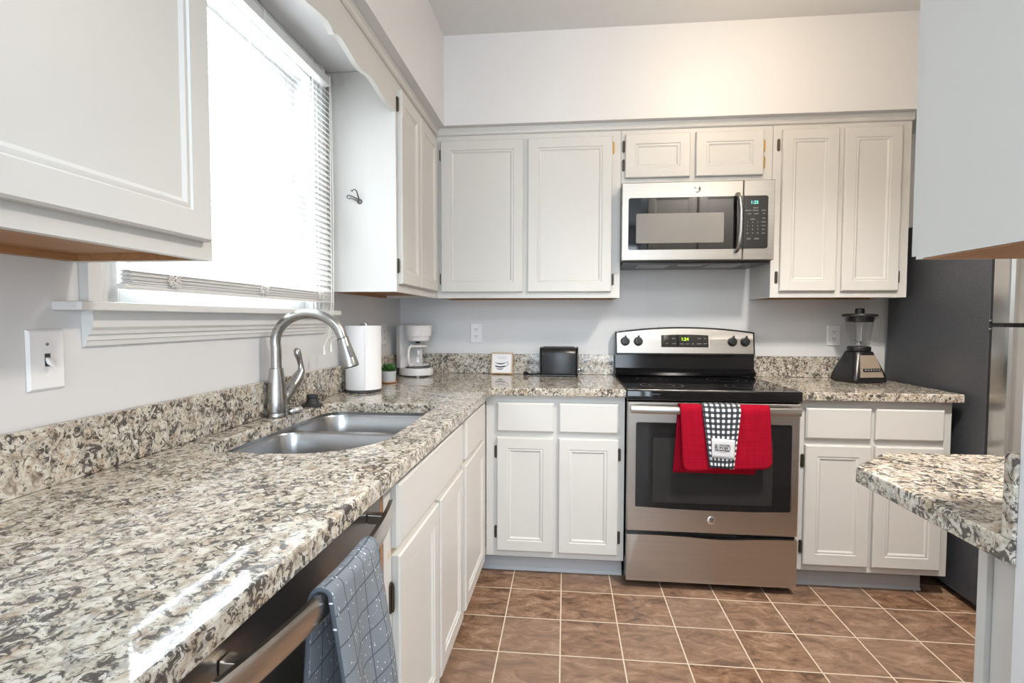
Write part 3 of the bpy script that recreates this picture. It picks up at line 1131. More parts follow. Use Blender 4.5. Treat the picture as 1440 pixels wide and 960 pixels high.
b.loft([outer, [Vector((p.x, p.y, FL - 0.0105)) for p in outer]], False, False)
b.build('rim', M['sink'], sk, 60)

FX, FY = 0.0545, -1.455
fa = thing('kitchen_faucet', 'brushed nickel gooseneck faucet with pull-down spray head behind the sink', 'faucet', (FX, FY, ZC))
MB().lathe([(0.031, 0.0005), (0.0325, 0.004), (0.0315, 0.010), (0.0300, 0.013), (0.0300, 0.016), (0.0312, 0.019), (0.0312, 0.05), (0.0290, 0.085), (0.0248, 0.125), (0.0215, 0.150), (0.0208, 0.158), (0.0175, 0.160)], (FX, FY, ZC), n=36).build('base', M['nickel'], fa)
pts = []
zr = 1.155
for i in range(6):
    pts.append((FX, FY, ZC + 0.158 + (zr - ZC - 0.158) * i / 6))
rx = 0.114
for i in range(25):
    a = math.pi - i / 24 * R(169)
    pts.append((FX - 0.002 + rx + rx * math.cos(a), FY, zr + 0.095 * math.sin(a)))
e = Vector(pts[-1])
d = (Vector(pts[-1]) - Vector(pts[-2])).normalized()
MB().tube(pts, 0.0162, 20).build('gooseneck', M['nickel'], fa, 50)
hd = MB().lathe([(0.0165, 0.0), (0.0186, 0.001), (0.0186, 0.004), (0.0176, 0.005), (0.0186, 0.010), (0.0200, 0.033), (0.0230, 0.064), (0.0250, 0.086), (0.0250, 0.096), (0.0220, 0.099), (0.015, 0.100)], e, d, 28).build('spray_head', M['nickel'], fa)
MB().lathe([(0.0178, 0.0), (0.0191, 0.0008), (0.0191, 0.0022), (0.0178, 0.003)], e + d * 0.001, d, 28).build('collar', M['darkgrey'], hd)
nrm = Vector((-d.z, 0, d.x)).normalized()
nrm = nrm if nrm.x > 0 else -nrm
side = (nrm * 0.75 + Vector((0, -0.66, 0))).normalized()
side = (side - d * side.dot(d)).normalized()
w_ = d.cross(side)
b = MB()
c0 = e + d * 0.050 + side * 0.0212
poly = rrect(-0.005, 0.005, -0.019, 0.019, (0.0045,) * 4, 5)
b.prism(poly, lambda p, t_: c0 + w_ * p[0] + (d + side * 0.10).normalized() * p[1] + side * t_, -0.003, 0.003, 0.001)
b.build('spray_button', M['darkgrey'], hd)
b = MB()
p0 = Vector((FX + 0.004, FY + 0.006, ZC + 0.036))
p1 = Vector((FX + 0.024, FY + 0.070, ZC + 0.102))
b.tube([p0, p0.lerp(p1, 0.5), p0.lerp(p1, 0.97), p1], [0.017, 0.0185, 0.0205, 0.0200], 24)
b.build('valve_branch', M['nickel'], fa, 50)
b = MB()
dd = (p1 - p0).normalized()
b.tube([p1 + dd * 0.001, p1 + dd * 0.010, p1 + dd * 0.022 + Vector((0, 0, 0.006)), p1 + Vector((0.009, 0.028, 0.040)), p1 + Vector((0.008, 0.028, 0.057)), p1 + Vector((0.006, 0.022, 0.078)), p1 + Vector((0.003, 0.016, 0.098)), p1 + Vector((0.002, 0.013, 0.111)), p1 + Vector((0.0015, 0.011, 0.118))],
       [0.0205, 0.0205, 0.0185, 0.0125, 0.0095, 0.0100, 0.0125, 0.0110, 0.0045], 22)
b.build('lever_handle', M['nickel'], fa, 60)

st = thing('sink_strainer', 'round chrome sink strainer lying below the faucet lever', 'strainer', (0.060, -1.372, ZC))
MB().lathe([(0.029, 0.0005), (0.035, 0.002), (0.037, 0.008), (0.035, 0.014), (0.030, 0.020), (0.027, 0.021), (0.025, 0.019), (0.001, 0.019)], (0.060, -1.372, ZC), n=36).build('rim', M['chrome'], st)
b = MB()
for i in range(10):
    a = i / 10 * 2 * math.pi
    b.lathe([(0.0028, 0.0), (0.0028, 0.0008), (0.001, 0.0008)], (0.060 + 0.019 * math.cos(a), -1.372 + 0.019 * math.sin(a), ZC + 0.019), n=8)
b.build('holes', M['slot'], st)
sp = thing('sink_stopper', 'black rubber sink stopper lying on the granite beside the strainer', 'stopper', (0.062, -1.235, ZC))
MB().lathe([(0.036, 0.0005), (0.038, 0.003), (0.036, 0.006), (0.026, 0.010), (0.021, 0.020), (0.019, 0.030)], (0.064, -1.236, ZC), n=32).build('flange', M['rubber'], sp)
MB().lathe([(0.019, 0.0), (0.021, 0.003), (0.020, 0.010), (0.017, 0.012), (0.001, 0.012)], (0.064, -1.236, ZC + 0.030), n=28).build('grip', M['rubber'], sp)

# ------------------------------------------------------------------ paper towels, plant
px_, py_ = 0.099, -0.838
ph = thing('paper_towel_holder', 'paper towel stand with a dark base and bright wire loop inside the roll', 'holder', (px_, py_, ZC))
MB().lathe([(0.070, 0.0005), (0.076, 0.002), (0.076, 0.008), (0.072, 0.010), (0.001, 0.010)], (px_, py_, ZC), n=40).build('base', M['darkgrey'], ph)
b = MB()
b.tube([(px_ - 0.012, py_ + 0.004, ZC + 0.010), (px_ - 0.012, py_ + 0.004, ZC + 0.288)] + [(px_ - 0.012 + 0.0 + 0.014 * (1 - math.cos(a)), py_ + 0.004, ZC + 0.288 + 0.014 * math.sin(a)) for a in [math.pi * i / 10 for i in range(1, 11)]] + [(px_ + 0.016, py_ + 0.004, ZC + 0.272)], 0.0025, 8)
b.build('wire_loop', M['chrome'], ph)
b = MB()
n_ = 48
prof_ = [(0.020, 0.012), (0.0735, 0.012), (0.0748, 0.014), (0.0745, 0.15), (0.0748, 0.288), (0.0735, 0.290), (0.020, 0.290), (0.020, 0.012)]
b.lathe(prof_, (px_, py_, ZC), n=n_, cap0=False, cap1=False)
# loose outer edge of the last sheet
arc = [R(a) for a in range(-62, 22, 6)]
o1 = [(px_ + (0.0765 + 0.003 * (i / len(arc))) * math.cos(a), py_ + (0.0765 + 0.003 * (i / len(arc))) * math.sin(a)) for i, a in enumerate(arc)]
b.loft([[Vector((p[0], p[1], ZC + 0.0125)) for p in o1], [Vector((p[0], p[1], ZC + 0.2895)) for p in o1]], False, False, False)
tag(b.build('paper_towel_roll', M['paper'], None, 50), 'white roll of paper towels standing on the counter right of the faucet', 'paper towels')

pl = thing('potted_succulent', 'small green succulent in a pale grey pot behind the paper towels', 'plant', (0.115, -0.535, ZC))
cx, cy = 0.110, -0.535
MB().lathe([(0.034, 0.001), (0.039, 0.003), (0.041, 0.008), (0.036, 0.008), (0.001, 0.007)], (cx, cy, ZC), n=32).build('saucer', M['clay'], pl)
MB().lathe([(0.032, 0.008), (0.034, 0.012), (0.038, 0.058), (0.038, 0.061), (0.035, 0.061), (0.034, 0.054), (0.001, 0.053)], (cx, cy, ZC), n=32).build('pot', M['pot'], pl)
MB().lathe([(0.0335, 0.0535), (0.020, 0.056), (0.001, 0.057)], (cx, cy, ZC), n=20).build('soil', M['soil'], pl)
b = MB()
rnd = random.Random(3)
for ringi, (cnt, el, ln) in enumerate(((5, 78, 0.034), (8, 55, 0.044), (9, 32, 0.046), (8, 14, 0.042))):
    for i in range(cnt):
        a = 2 * math.pi * (i + 0.5 * (ringi % 2)) / cnt + rnd.uniform(-.15, .15)
        e_ = R(el + rnd.uniform(-6, 6))
        dv = Vector((math.cos(a) * math.cos(e_), math.sin(a) * math.cos(e_), math.sin(e_)))
        o_ = Vector((cx, cy, ZC + 0.056))
        pp = [o_ + dv * ln * s_ + Vector((0, 0, 0.006 * s_ * s_)) for s_ in (0.05, 0.3, 0.6, 0.85, 1.0)]
        b.tube(pp, [0.004, 0.0065, 0.0075, 0.005, 0.0008], 8, True, (0.6, 1.25))
b.build('leaves', M['leaf'], pl, 60)

# ------------------------------------------------------------------ coffee maker (faces the middle of the room)
CM = Vector((0.150, -0.185, ZC))
cm = thing('coffee_maker', 'white drip coffee maker with a glass carafe in the counter corner', 'coffee maker', CM)
ca = R(-38)
fu = Vector((math.cos(ca), math.sin(ca), 0))      # front
ru = Vector((-math.sin(ca), math.cos(ca), 0))     # its left


def cmp_(f_, r_, z_):
    return CM + fu * f_ + ru * r_ + Vector((0, 0, z_))


def cm_oval(cf, a_, b_, z_, n=36):
    return [cmp_(cf + a_ * math.cos(2 * math.pi * k / n), b_ * math.sin(2 * math.pi * k / n), z_) for k in range(n)]


b = MB()
b.loft([cm_oval(0.0, s_ * 0.105, s_ * 0.088, z_) for s_, z_ in ((0.96, 0.006), (1.0, 0.010), (1.0, 0.034), (0.97, 0.044), (0.90, 0.048))])
for f_, r_ in ((0.07, 0.04), (0.07, -0.04), (-0.06, 0.05), (-0.06, -0.05)):
    b.lathe([(0.008, 0.0003), (0.008, 0.007)], cmp_(f_, r_, 0), n=12)
b.build('base', M['coffee'], cm)
b = MB()
col = [(-0.105, 0.048), (-0.098, 0.066), (-0.06, 0.078), (-0.045, 0.076), (-0.040, 0.05), (-0.036, 0.0), (-0.040, -0.05), (-0.045, -0.076), (-0.06, -0.078), (-0.098, -0.066), (-0.105, -0.048)]
b.loft([[cmp_(f_ * (1 if z_ < 0.2 else 1), r_, z_) for f_, r_ in col] for z_ in (0.044, 0.10, 0.20, 0.278, 0.282)])
b.build('water_tank', M['coffee'], cm)
b = MB()
b.loft([cm_oval(0.018, s_, s_ * 0.98, z_) for s_, z_ in ((0.060, 0.196), (0.066, 0.199), (0.070, 0.222), (0.071, 0.2225), (0.0745, 0.2235), (0.079, 0.268), (0.079, 0.274))])
b.build('filter_basket', M['coffee'], cm)
b = MB()
b.loft([cm_oval(0.018, s_, s_ * 0.98, z_) for s_, z_ in ((0.080, 0.2745), (0.081, 0.277), (0.080, 0.282), (0.070, 0.286), (0.03, 0.287))])
b.build('lid', M['coffee'], cm)
b = MB()
b.loft([cm_oval(0.018, s_, s_, z_) for s_, z_ in ((0.012, 0.184), (0.014, 0.190), (0.016, 0.1955))])
b.build('drip_spout', M['black'], cm)
b = MB()
b.loft([cm_oval(0.018, s_, s_, z_) for s_, z_ in ((0.070, 0.0485), (0.070, 0.052), (0.062, 0.053))])
b.build('hot_plate', M['darkgrey'], cm)
b = MB()
b.loft([cm_oval(0.018, s_, s_, z_) for s_, z_ in ((0.050, 0.0535), (0.058, 0.057), (0.061, 0.075), (0.060, 0.10), (0.054, 0.13), (0.046, 0.155), (0.045, 0.165))], True, False)
cf = b.build('carafe', M['glass'], cm, 60)
b = MB()
b.loft([cm_oval(0.018, s_, s_, z_) for s_, z_ in ((0.0465, 0.163), (0.050, 0.165), (0.050, 0.172), (0.040, 0.176), (0.012, 0.180))])
b.build('carafe_lid', M['coffee'], cf)
b = MB()
b.loft([cm_oval(0.018, s_, s_, z_) for s_, z_ in ((0.0615, 0.0620), (0.0618, 0.064), (0.0618, 0.0655), (0.0615, 0.067))], False, False)
b.build('carafe_band', M['coffee'], cf)
b = MB()
hdv = (fu * 0.35 + ru * -1.0).normalized()
oc_ = cmp_(0.018, 0, 0)
b.tube([oc_ + hdv * 0.044 + Vector((0, 0, 0.166)), oc_ + hdv * 0.066 + Vector((0, 0, 0.171)), oc_ + hdv * 0.086 + Vector((0, 0, 0.158)), oc_ + hdv * 0.092 + Vector((0, 0, 0.12)), oc_ + hdv * 0.088 + Vector((0, 0, 0.085)), oc_ + hdv * 0.078 + Vector((0, 0, 0.066)), oc_ + hdv * 0.060 + Vector((0, 0, 0.066))], 0.0095, 12, True, (1.0, 0.75))
b.build('carafe_handle', M['coffee'], cf, 60)

# ------------------------------------------------------------------ coffee sign
sg = thing('coffee_sign', 'small white wooden sign with a coffee cup leaning on the granite backsplash', 'sign', (0.622, -0.055, ZC))
sx0, sx1, sh = 0.559, 0.685, 0.124
so = Vector((sx0, -0.062, ZC + 0.0022))
su = Vector((1, 0, 0))
sv = Vector((0, 0.26, 1)).normalized()
sn = su.cross(sv)


def sp_(a, h, d_):
    return so + su * a + sv * h + sn * d_


b = MB()
W_ = sx1 - sx0
for (a0, a1, h0, h1) in ((0, 0.006, 0, sh), (W_ - 0.006, W_, 0, sh), (0.006, W_ - 0.006, 0, 0.006), (0.006, W_ - 0.006, sh - 0.006, sh)):
    b.obox(sp_((a0 + a1) / 2, (h0 + h1) / 2, 0.003), su, sv, sn, (a1 - a0) / 2, (h1 - h0) / 2, 0.007)
b.build('frame', M['lightwood'], sg, 0)
MB().obox(sp_(W_ / 2, sh / 2, 0.001), su, sv, sn, W_ / 2 - 0.006, sh / 2 - 0.006, 0.004).build('face', M['signface'], sg, 0)
text('lettering', 'COFFEE', M['paleink'], sg, sp_(W_ / 2, 0.093, 0.0052), su, sv, 0.011, 1.0)


def stroke(mb, top, bot):
    k_ = len(top)
    va_ = [mb.bm.verts.new(sp_(*p, 0.0052)) for p in top]
    vb_ = [mb.bm.verts.new(sp_(*p, 0.0052)) for p in bot]
    for i in range(k_ - 1):
        mb.bm.faces.new((va_[i], va_[i + 1], vb_[i + 1], vb_[i]))


b = MB()


def arcst(x0, x1, h, dip, th, taper=True):
    top, bot = [], []
    for i in range(17):
        s_ = i / 16
        x = x0 + (x1 - x0) * s_
        y = h - dip * (1 - (2 * s_ - 1) ** 2)
        t_ = th * (0.25 + 0.75 * (1 - (2 * s_ - 1) ** 2)) if taper else th
        top.append((x, y + t_ / 2))
        bot.append((x, y - t_ / 2))
    stroke(b, top, bot)


arcst(0.022, 0.088, 0.066, 0.007, 0.007)
arcst(0.024, 0.082, 0.046, 0.006, 0.008, False)
arcst(0.030, 0.074, 0.032, 0.005, 0.006)
hp = [(0.084, 0.064), (0.094, 0.071), (0.101, 0.067), (0.098, 0.056), (0.090, 0.047), (0.081, 0.042)]
b.tube([sp_(p[0], p[1], 0.0046) for p in hp], 0.0016, 8, True, (1, 1))
b.build('cup_drawing', M['ink'], sg, 0)

# ------------------------------------------------------------------ toaster
to = thing('toaster', 'black two-slot toaster on the granite counter left of the range', 'toaster', (0.95, -0.15, ZC))
tx0, tx1, ty0, ty1, tz0, tz1 = 0.853, 1.050, -0.160, -0.030, ZC + 0.010, 1.076
b = MB()
rg = []
for x, ins in ((tx0, 0.006), (tx0 + 0.002, 0.002), (tx0 + 0.006, 0), (tx1 - 0.006, 0), (tx1 - 0.002, 0.002), (tx1, 0.006)):
    pts_ = rrect(ty0 + ins, ty1 - ins, tz0 + ins, tz1 - ins, (0.010, 0.010, 0.040, 0.040), 8)
    rg.append([Vector((x, p[0], p[1])) for p in pts_])
b.loft(rg)
b.build('body', M['toaster'], to, 60)
for xa, xb in ((tx0 - 0.008, tx0 - 0.0003), (tx1 + 0.0003, tx1 + 0.010)):
    b = MB()
    rg = []
    for x, ins in ((xa, 0.004), (xa + 0.003, 0.0), (xb - 0.002, 0.0), (xb, 0.002)):
        pts_ = rrect(ty0 - 0.003 + ins, ty1 + 0.003 - ins, ZC + 0.006 + ins, tz1 + 0.002 - ins, (0.012, 0.012, 0.042, 0.042), 8)
        rg.append([Vector((x, p[0], p[1])) for p in pts_])
    b.loft(rg)
    b.build('end_cap', M['black'], to)
b = MB()
b.box(tx0 + 0.02, tx1 - 0.02, ty0 + 0.048, ty0 + 0.062, tz1 - 0.001, tz1 + 0.0006)
b.box(tx0 + 0.02, tx1 - 0.02, ty1 - 0.062, ty1 - 0.048, tz1 - 0.001, tz1 + 0.0006)
b.build('slots', M['slot'], to, 0)
b = MB()
b.box(tx0 + 0.012, tx1 - 0.012, ty0 + 0.042, ty0 + 0.047, tz1 + 0.0002, tz1 + 0.003, 0.001)
b.box(tx0 + 0.012, tx1 - 0.012, ty1 - 0.047, ty1 - 0.042, tz1 + 0.0002, tz1 + 0.003, 0.001)
b.build('slot_trim', M['darkgrey'], to, 0)
b = MB()
b.box(tx0 + 0.004, tx1 - 0.004, ty0 + 0.006, ty1 - 0.006, ZC + 0.004, tz0 - 0.0003)
for x in (tx0 + 0.02, tx1 - 0.02):
    for y in (ty0 + 0.02, ty1 - 0.02):
        b.lathe([(0.007, 0.0004), (0.007, 0.0042)], (x, y, ZC), n=12)
b.build('foot_plate', M['black'], to)
b = MB()
b.box(tx1 + 0.011, tx1 + 0.030, -0.115, -0.075, ZC + 0.028, ZC + 0.042, 0.004)
b.build('lever', M['black'], to)
MB().lathe([(0.010, 0.0), (0.010, 0.010), (0.008, 0.012), (0.001, 0.012)], (tx1 + 0.0102, -0.130, ZC + 0.040), (1, 0, 0), 18).build('browning_knob', M['steelfr'], to)
b = MB()
b.tube([(tx0 - 0.006, -0.06, ZC + 0.012), (tx0 - 0.03, -0.075, ZC + 0.005), (tx0 - 0.06, -0.105, ZC + 0.0045), (tx0 - 0.075, -0.115, ZC + 0.008)], 0.0035, 8)
b.tube([(tx0 - 0.072, -0.112, ZC + 0.010), (tx0 - 0.082, -0.118, ZC + 0.013), (tx0 - 0.098, -0.125, ZC + 0.013)], [0.006, 0.011, 0.012], 10)
b.build('power_cord', M['black'], to, 60)

# ------------------------------------------------------------------ range
RX0, RX1 = 1.2685, 2.0215
rg_ = thing('electric_range', 'stainless and black electric range with towels hung on its oven door', 'range', (1.645, -0.35, 0))
b = MB()
b.box(RX0 + 0.002, RX1 - 0.002, -0.635, -0.012, 0.028, 0.862, 0.003)
for x in (RX0 + 0.05, RX1 - 0.05):
    for y in (-0.58, -0.08):
        b.lathe([(0.016, 0.0005), (0.016, 0.028)], (x, y, 0), n=12)
b.build('body', M['enamel'], rg_)
b = MB()
prf = [(-0.668, 0.872), (-0.672, 0.876), (-0.672, 0.908), (-0.668, 0.916), (-0.655, 0.918), (-0.090, 0.918), (-0.088, 0.914), (-0.088, 0.866), (-0.660, 0.866)]
b.loft([[Vector((x, p[0], p[1])) for p in prf] for x in (RX0 + 0.0005, RX1 - 0.0005)])
ck = b.build('cooktop', M['blackglass'], rg_)
for (x, y, r_) in ((1.45, -0.50, 0.10), (1.83, -0.50, 0.085), (1.45, -0.23, 0.08), (1.83, -0.23, 0.10)):
    for rr in (r_, r_ * 0.6):
        MB().lathe([(rr, 0), (rr - 0.0018, 0.0)], (x, y, 0.9183), n=48, cap0=False, cap1=False).build('burner_ring', M['darkgrey'], ck)
# back guard: black lower riser, steel control panel with an arched top
b = MB()
prf = [(-0.088, 0.9185), (-0.105, 0.925), (-0.110, 0.940), (-0.095, 0.952), (-0.078, 0.962), (-0.072, 1.035), (-0.014, 1.035), (-0.014, 0.9185)]
b.loft([[Vector((x, p[0], p[1])) for p in prf] for x in (RX0 + 0.001, RX1 - 0.001)])
b.build('back_guard', M['enamel'], rg_)
def ztop(x):
    s_ = (x - 1.645) / 0.376
    return 1.192 - 0.028 * s_ * s_
prv = [(RX0 - 0.001, 1.0355)] + [(RX1 + 0.001, 1.0355)] + [(RX1 + 0.001 - i * (RX1 - RX0 + 0.002) / 24, ztop(RX1 + 0.001 - i * (RX1 - RX0 + 0.002) / 24)) for i in range(25)]
def slant(p, t_):
    return Vector((p[0], t_ - 0.070 + (p[1] - 1.0355) * 0.16, p[1]))
MB().prism(prv, slant, -0.018, 0.03, 0.003).build('control_housing', M['enamel'], rg_)
prv2 = [(RX0 + 0.008, 1.046), (RX1 - 0.008, 1.046)] + [(RX1 - 0.008 - i * (RX1 - RX0 - 0.016) / 24, ztop(RX1 - 0.008 - i * (RX1 - RX0 - 0.016) / 24) - 0.009) for i in range(25)]
cp = MB().prism(prv2, slant, -0.0215, -0.0182, 0.001).build('control_panel', M['steel'], rg_)
b = MB()
dsp = [(1.520, 1.080), (1.775, 1.080), (1.775, 1.146)] + [(1.775 - i * 0.255 / 10, 1.146 + 0.004 * (1 - ((i - 5) / 5) ** 2)) for i in range(1, 10)] + [(1.520, 1.146)]
b.prism(dsp, slant, -0.0240, -0.0217, 0.0006)
dp = b.build('display', M['blackglass'], cp)
b = MB()
b.prism([(1.7755, 1.078), (1.781, 1.080), (1.781, 1.146), (1.7755, 1.150)], slant, -0.0238, -0.0217)
b.build('display_trim', M['chrome'], cp)
vsl = Vector((0, 0.16, 1)).normalized()
text('clock_digits', '1:24', M['green'], dp, slant((1.648, 1.124), -0.0246), (1, 0, 0), vsl, 0.017, 1.0, 0.004)
for (x, z_, tx) in ((1.550, 1.128, 'BAKE'), (1.588, 1.128, 'BROIL'), (1.550, 1.100, 'OFF'), (1.588, 1.100, 'CLEAN'), (1.632, 1.098, 'START'), (1.660, 1.098, 'DELAY'), (1.690, 1.098, 'SET'), (1.725, 1.128, 'TIMER'), (1.757, 1.128, 'ON'), (1.725, 1.100, 'CLOCK'), (1.757, 1.100, 'LIGHT')):
    text('key_legend', tx, M['lettering'], dp, slant((x, z_), -0.0245), (1, 0, 0), vsl, 0.0055, 0.9)
for kx in (1.322, 1.394, 1.902, 1.970):
    c0 = slant((kx, 1.111), -0.0216)
    ax = Vector((0, -1, 0.16)).normalized()
    k_ = MB().lathe([(0.0255, 0.0), (0.0255, 0.003), (0.023, 0.006), (0.021, 0.020), (0.019, 0.024), (0.001, 0.025)], c0, ax, 28).build('knob', M['black'], cp)
    up_ = Vector((0, 0.16, 1)).normalized()
    b = MB().obox(c0 + ax * 0.027 + up_ * 0.006, (1, 0, 0), up_, ax, 0.005, 0.024, 0.006, 0.002)
    b.build('grip', M['black'], k_)
# front: door, handle, drawer
b = MB()
DZ0, DZ1 = 0.268, 0.862
b.panel((RX0 + 0.003, -0.636, DZ0), (1, 0, 0), (0, 0, 1), (0, -1, 0), RX1 - RX0 - 0.006, DZ1 - DZ0, [(0, 0), (0, 0.024), (0.004, 0.028)])
od = b.build('oven_door', M['steel'], rg_, 20)
gp = [(1.309, 0.382), (1.48, 0.376), (1.65, 0.3735), (1.82, 0.375), (1.978, 0.380), (1.984, 0.386), (1.984, 0.762), (1.978, 0.769), (1.315, 0.769), (1.309, 0.763)]
MB().prism(gp, xz, -0.6665, -0.6642, 0.0006).build('oven_window', M['ovenglass'], od)
MB().prism(rrect(1.385, 1.905, 0.405, 0.700, (0.006,) * 4, 4), xz, -0.6669, -0.6666).build('inner_window', M['ovenscreen'], od)
b = MB()
b.prism([(1.985, 0.380), (1.9885, 0.382), (1.9885, 0.769), (1.985, 0.771)], xz, -0.6662, -0.6642)
b.build('window_trim', M['chrome'], od)
b = MB()
hp_ = []
for i in range(21):
    s_ = i / 20
    x = RX0 + 0.014 + (RX1 - RX0 - 0.028) * s_
    hp_.append((x, -0.692 - 0.016 * (1 - (2 * s_ - 1) ** 2), 0.832))
rgs = []
for p in hp_:
    rgs.append([Vector((p[0], p[1] + a, p[2] + c)) for a, c in ((0.007, -0.016), (-0.004, -0.018), (-0.008, -0.013), (-0.009, 0.0), (-0.007, 0.013), (-0.002, 0.017), (0.007, 0.016))])
b.loft(rgs)
b.box(RX0 + 0.014, RX0 + 0.040, -0.690, -0.6645, 0.820, 0.844, 0.003)
b.box(RX1 - 0.040, RX1 - 0.014, -0.690, -0.6645, 0.820, 0.844, 0.003)
b.build('door_handle', M['steel'], od)
bd = MB().lathe([(0.0185, 0), (0.0185, 0.002), (0.016, 0.004), (0.001, 0.0045)], (1.646, -0.6642, 0.330), (0, -1, 0), 28).build('badge', M['chrome'], od)
text('badge_lettering', 'GE', M['darkgrey'], bd, (1.646, -0.6688, 0.330), (1, 0, 0), (0, 0, 1), 0.015, 0.85)
b = MB()
dw = [(RX0 + 0.003, 0.036), (RX1 - 0.003, 0.036)]
for i in range(25):
    s_ = 1 - i / 24
    dip = 0.010 * math.exp(-((s_ - 0.56) / 0.20) ** 2)
    dw.append((RX0 + 0.003 + (RX1 - RX0 - 0.006) * s_, 0.252 - dip))
b.prism(dw, xz, -0.664, -0.636, 0.002)
b.build('storage_drawer', M['steel'], rg_)


# ------------------------------------------------------------------ draped cloths
def drape(name, mat, parent, cols, path_fn, thick=0.004, nu=28, uvsc=None):
    """grid cloth: cols s in [0,1] across; path_fn(s) -> list of (point, running length)"""
    bm = bmesh.new()
    uvl = bm.loops.layers.uv.new('UVMap')
    grid = []
    for i in range(nu + 1):
        s_ = i / nu
        grid.append([(bm.verts.new(p), u_, v_) for p, u_, v_ in path_fn(s_)])
    for i in range(nu):
        for j in range(len(grid[0]) - 1):
            q4 = (grid[i][j], grid[i + 1][j], grid[i + 1][j + 1], grid[i][j + 1])
            f = bm.faces.new([q_[0] for q_ in q4])
            f.smooth = True
            for lp, q_ in zip(f.loops, q4):
                lp[uvl].uv = (q_[1], q_[2])
    mb = MB()
    mb.bm.free()
    mb.bm = bm
    o = mb.build(name, mat, parent, 180)
    so_ = o.modifiers.new('thickness', 'SOLIDIFY')
    so_.thickness = thick
    so_.offset = 0
    return o


def yhang(xl_top, xl_bot, xr_top, xr_bot, ztop_, zbl, zbr, yf, yb_, zback, rc, wav, corner=0.0, bx=(0, 0)):
    """cloth over the oven handle: back flap up, over the bar, front flap down"""
    def fn(s_):
        out = []
        L = 0
        zb_f = zbl + (zbr - zbl) * s_
        if corner:
            e_ = min(s_, 1 - s_)
            if e_ < corner:
                zb_f += 0.030 * (1 - math.sqrt(max(0, 1 - (1 - e_ / corner) ** 2)))
        nb, na, nf = 14, 9, 20
        yc = (yf + yb_) / 2
        ry = abs(yf - yb_) / 2
        for j in range(nb):
            k_ = j / nb
            z_ = zback + (ztop_ - ry - zback) * k_
            xl = xl_bot + (xl_top - xl_bot) * k_ + bx[0] * (1 - k_)
            xr = xr_bot + (xr_top - xr_bot) * k_ + bx[1] * (1 - k_)
            out.append((Vector((xl + (xr - xl) * s_, yb_, z_)), s_, z_))
        for j in range(na + 1):
            a = math.pi * j / na
            out.append((Vector((xl_top + (xr_top - xl_top) * s_, yc + ry * math.cos(a), ztop_ - ry + ry * math.sin(a))), s_, 0))
        for j in range(1, nf + 1):
            k_ = j / nf
            z_ = ztop_ - ry + (zb_f - ztop_ + ry) * k_
            xl = xl_top + (xl_bot - xl_top) * k_
            xr = xr_top + (xr_bot - xr_top) * k_
            yy = yf - wav * k_ * (0.5 + 0.5 * math.sin(s_ * 9 + 1.0)) - 0.004 * k_
            out.append((Vector((xl + (xr - xl) * s_, yy, z_)), s_, 0))
        # arc-length uv
        res = []
        wid = max(abs(xr_top - xl_top), 1e-3)
        L = 0
        prev = None
        for p, _, _ in out:
            if prev is not None:
                L += (p - prev).length
            prev = p
            res.append([p, p.x, L])
        return [(p, u_ if False else xl_top + wid * s_, v_) for p, u_, v_ in res]
    return fn


rt = thing('red_dish_towel', 'red terry towel folded over the oven door handle under the plaid towel', 'towel', (1.675, -0.71, 0.85))
drape('towel_cloth', M['red'], rt, 1, yhang(1.490, 1.503, 1.866, 1.877, 0.860, 0.568, 0.590, -0.7285, -0.6755, 0.548, 0.03, 0.004, 0.10, (-0.030, -0.05)), 0.006, 36)
pt = thing('plaid_dish_towel', 'black and white gingham towel reading BLESSED hung over the red towel', 'towel', (1.66, -0.72, 0.86))
drape('towel_cloth', M['plaid'], pt, 1, yhang(1.582, 1.612, 1.742, 1.716, 0.8665, 0.592, 0.588, -0.7365, -0.668, 0.700, 0.03, 0.006), 0.0028, 32)
tp = drape('patch', M['patch'], pt, 1, lambda s_: [(Vector((1.618 + 0.002 * k_ + (0.098 - 0.004 * k_) * s_, -0.7440 - 0.0055 * (0.5 + 0.5 * math.sin(s_ * 7 + 1.6)) - 0.003 * k_, 0.722 - 0.084 * k_ - 0.006 * s_)), s_, k_) for k_ in [i / 6 for i in range(7)]], 0.0012, 12)
text('lettering', 'BLESSED', M['ink'], tp, (1.664, -0.7525, 0.680), (1, 0, -0.05), (0, -0.03, 1), 0.030, 0.41, 0.004, 0.0004)

# ------------------------------------------------------------------ microwave
mw = thing('microwave_oven', 'stainless over-the-range microwave between the white wall cabinets', 'microwave', (1.63, -0.2, 1.52))
MX0, MX1, MZ0, MZ1, MYF = 1.2635, 1.9955, 1.526, 1.9125, -0.385
b = MB()
b.box(MX0 + 0.006, MX1 - 0.001, -0.352, -0.012, MZ0 - 0.004, 1.9145, 0.002)
b.build('case', M['darkgrey'], mw)
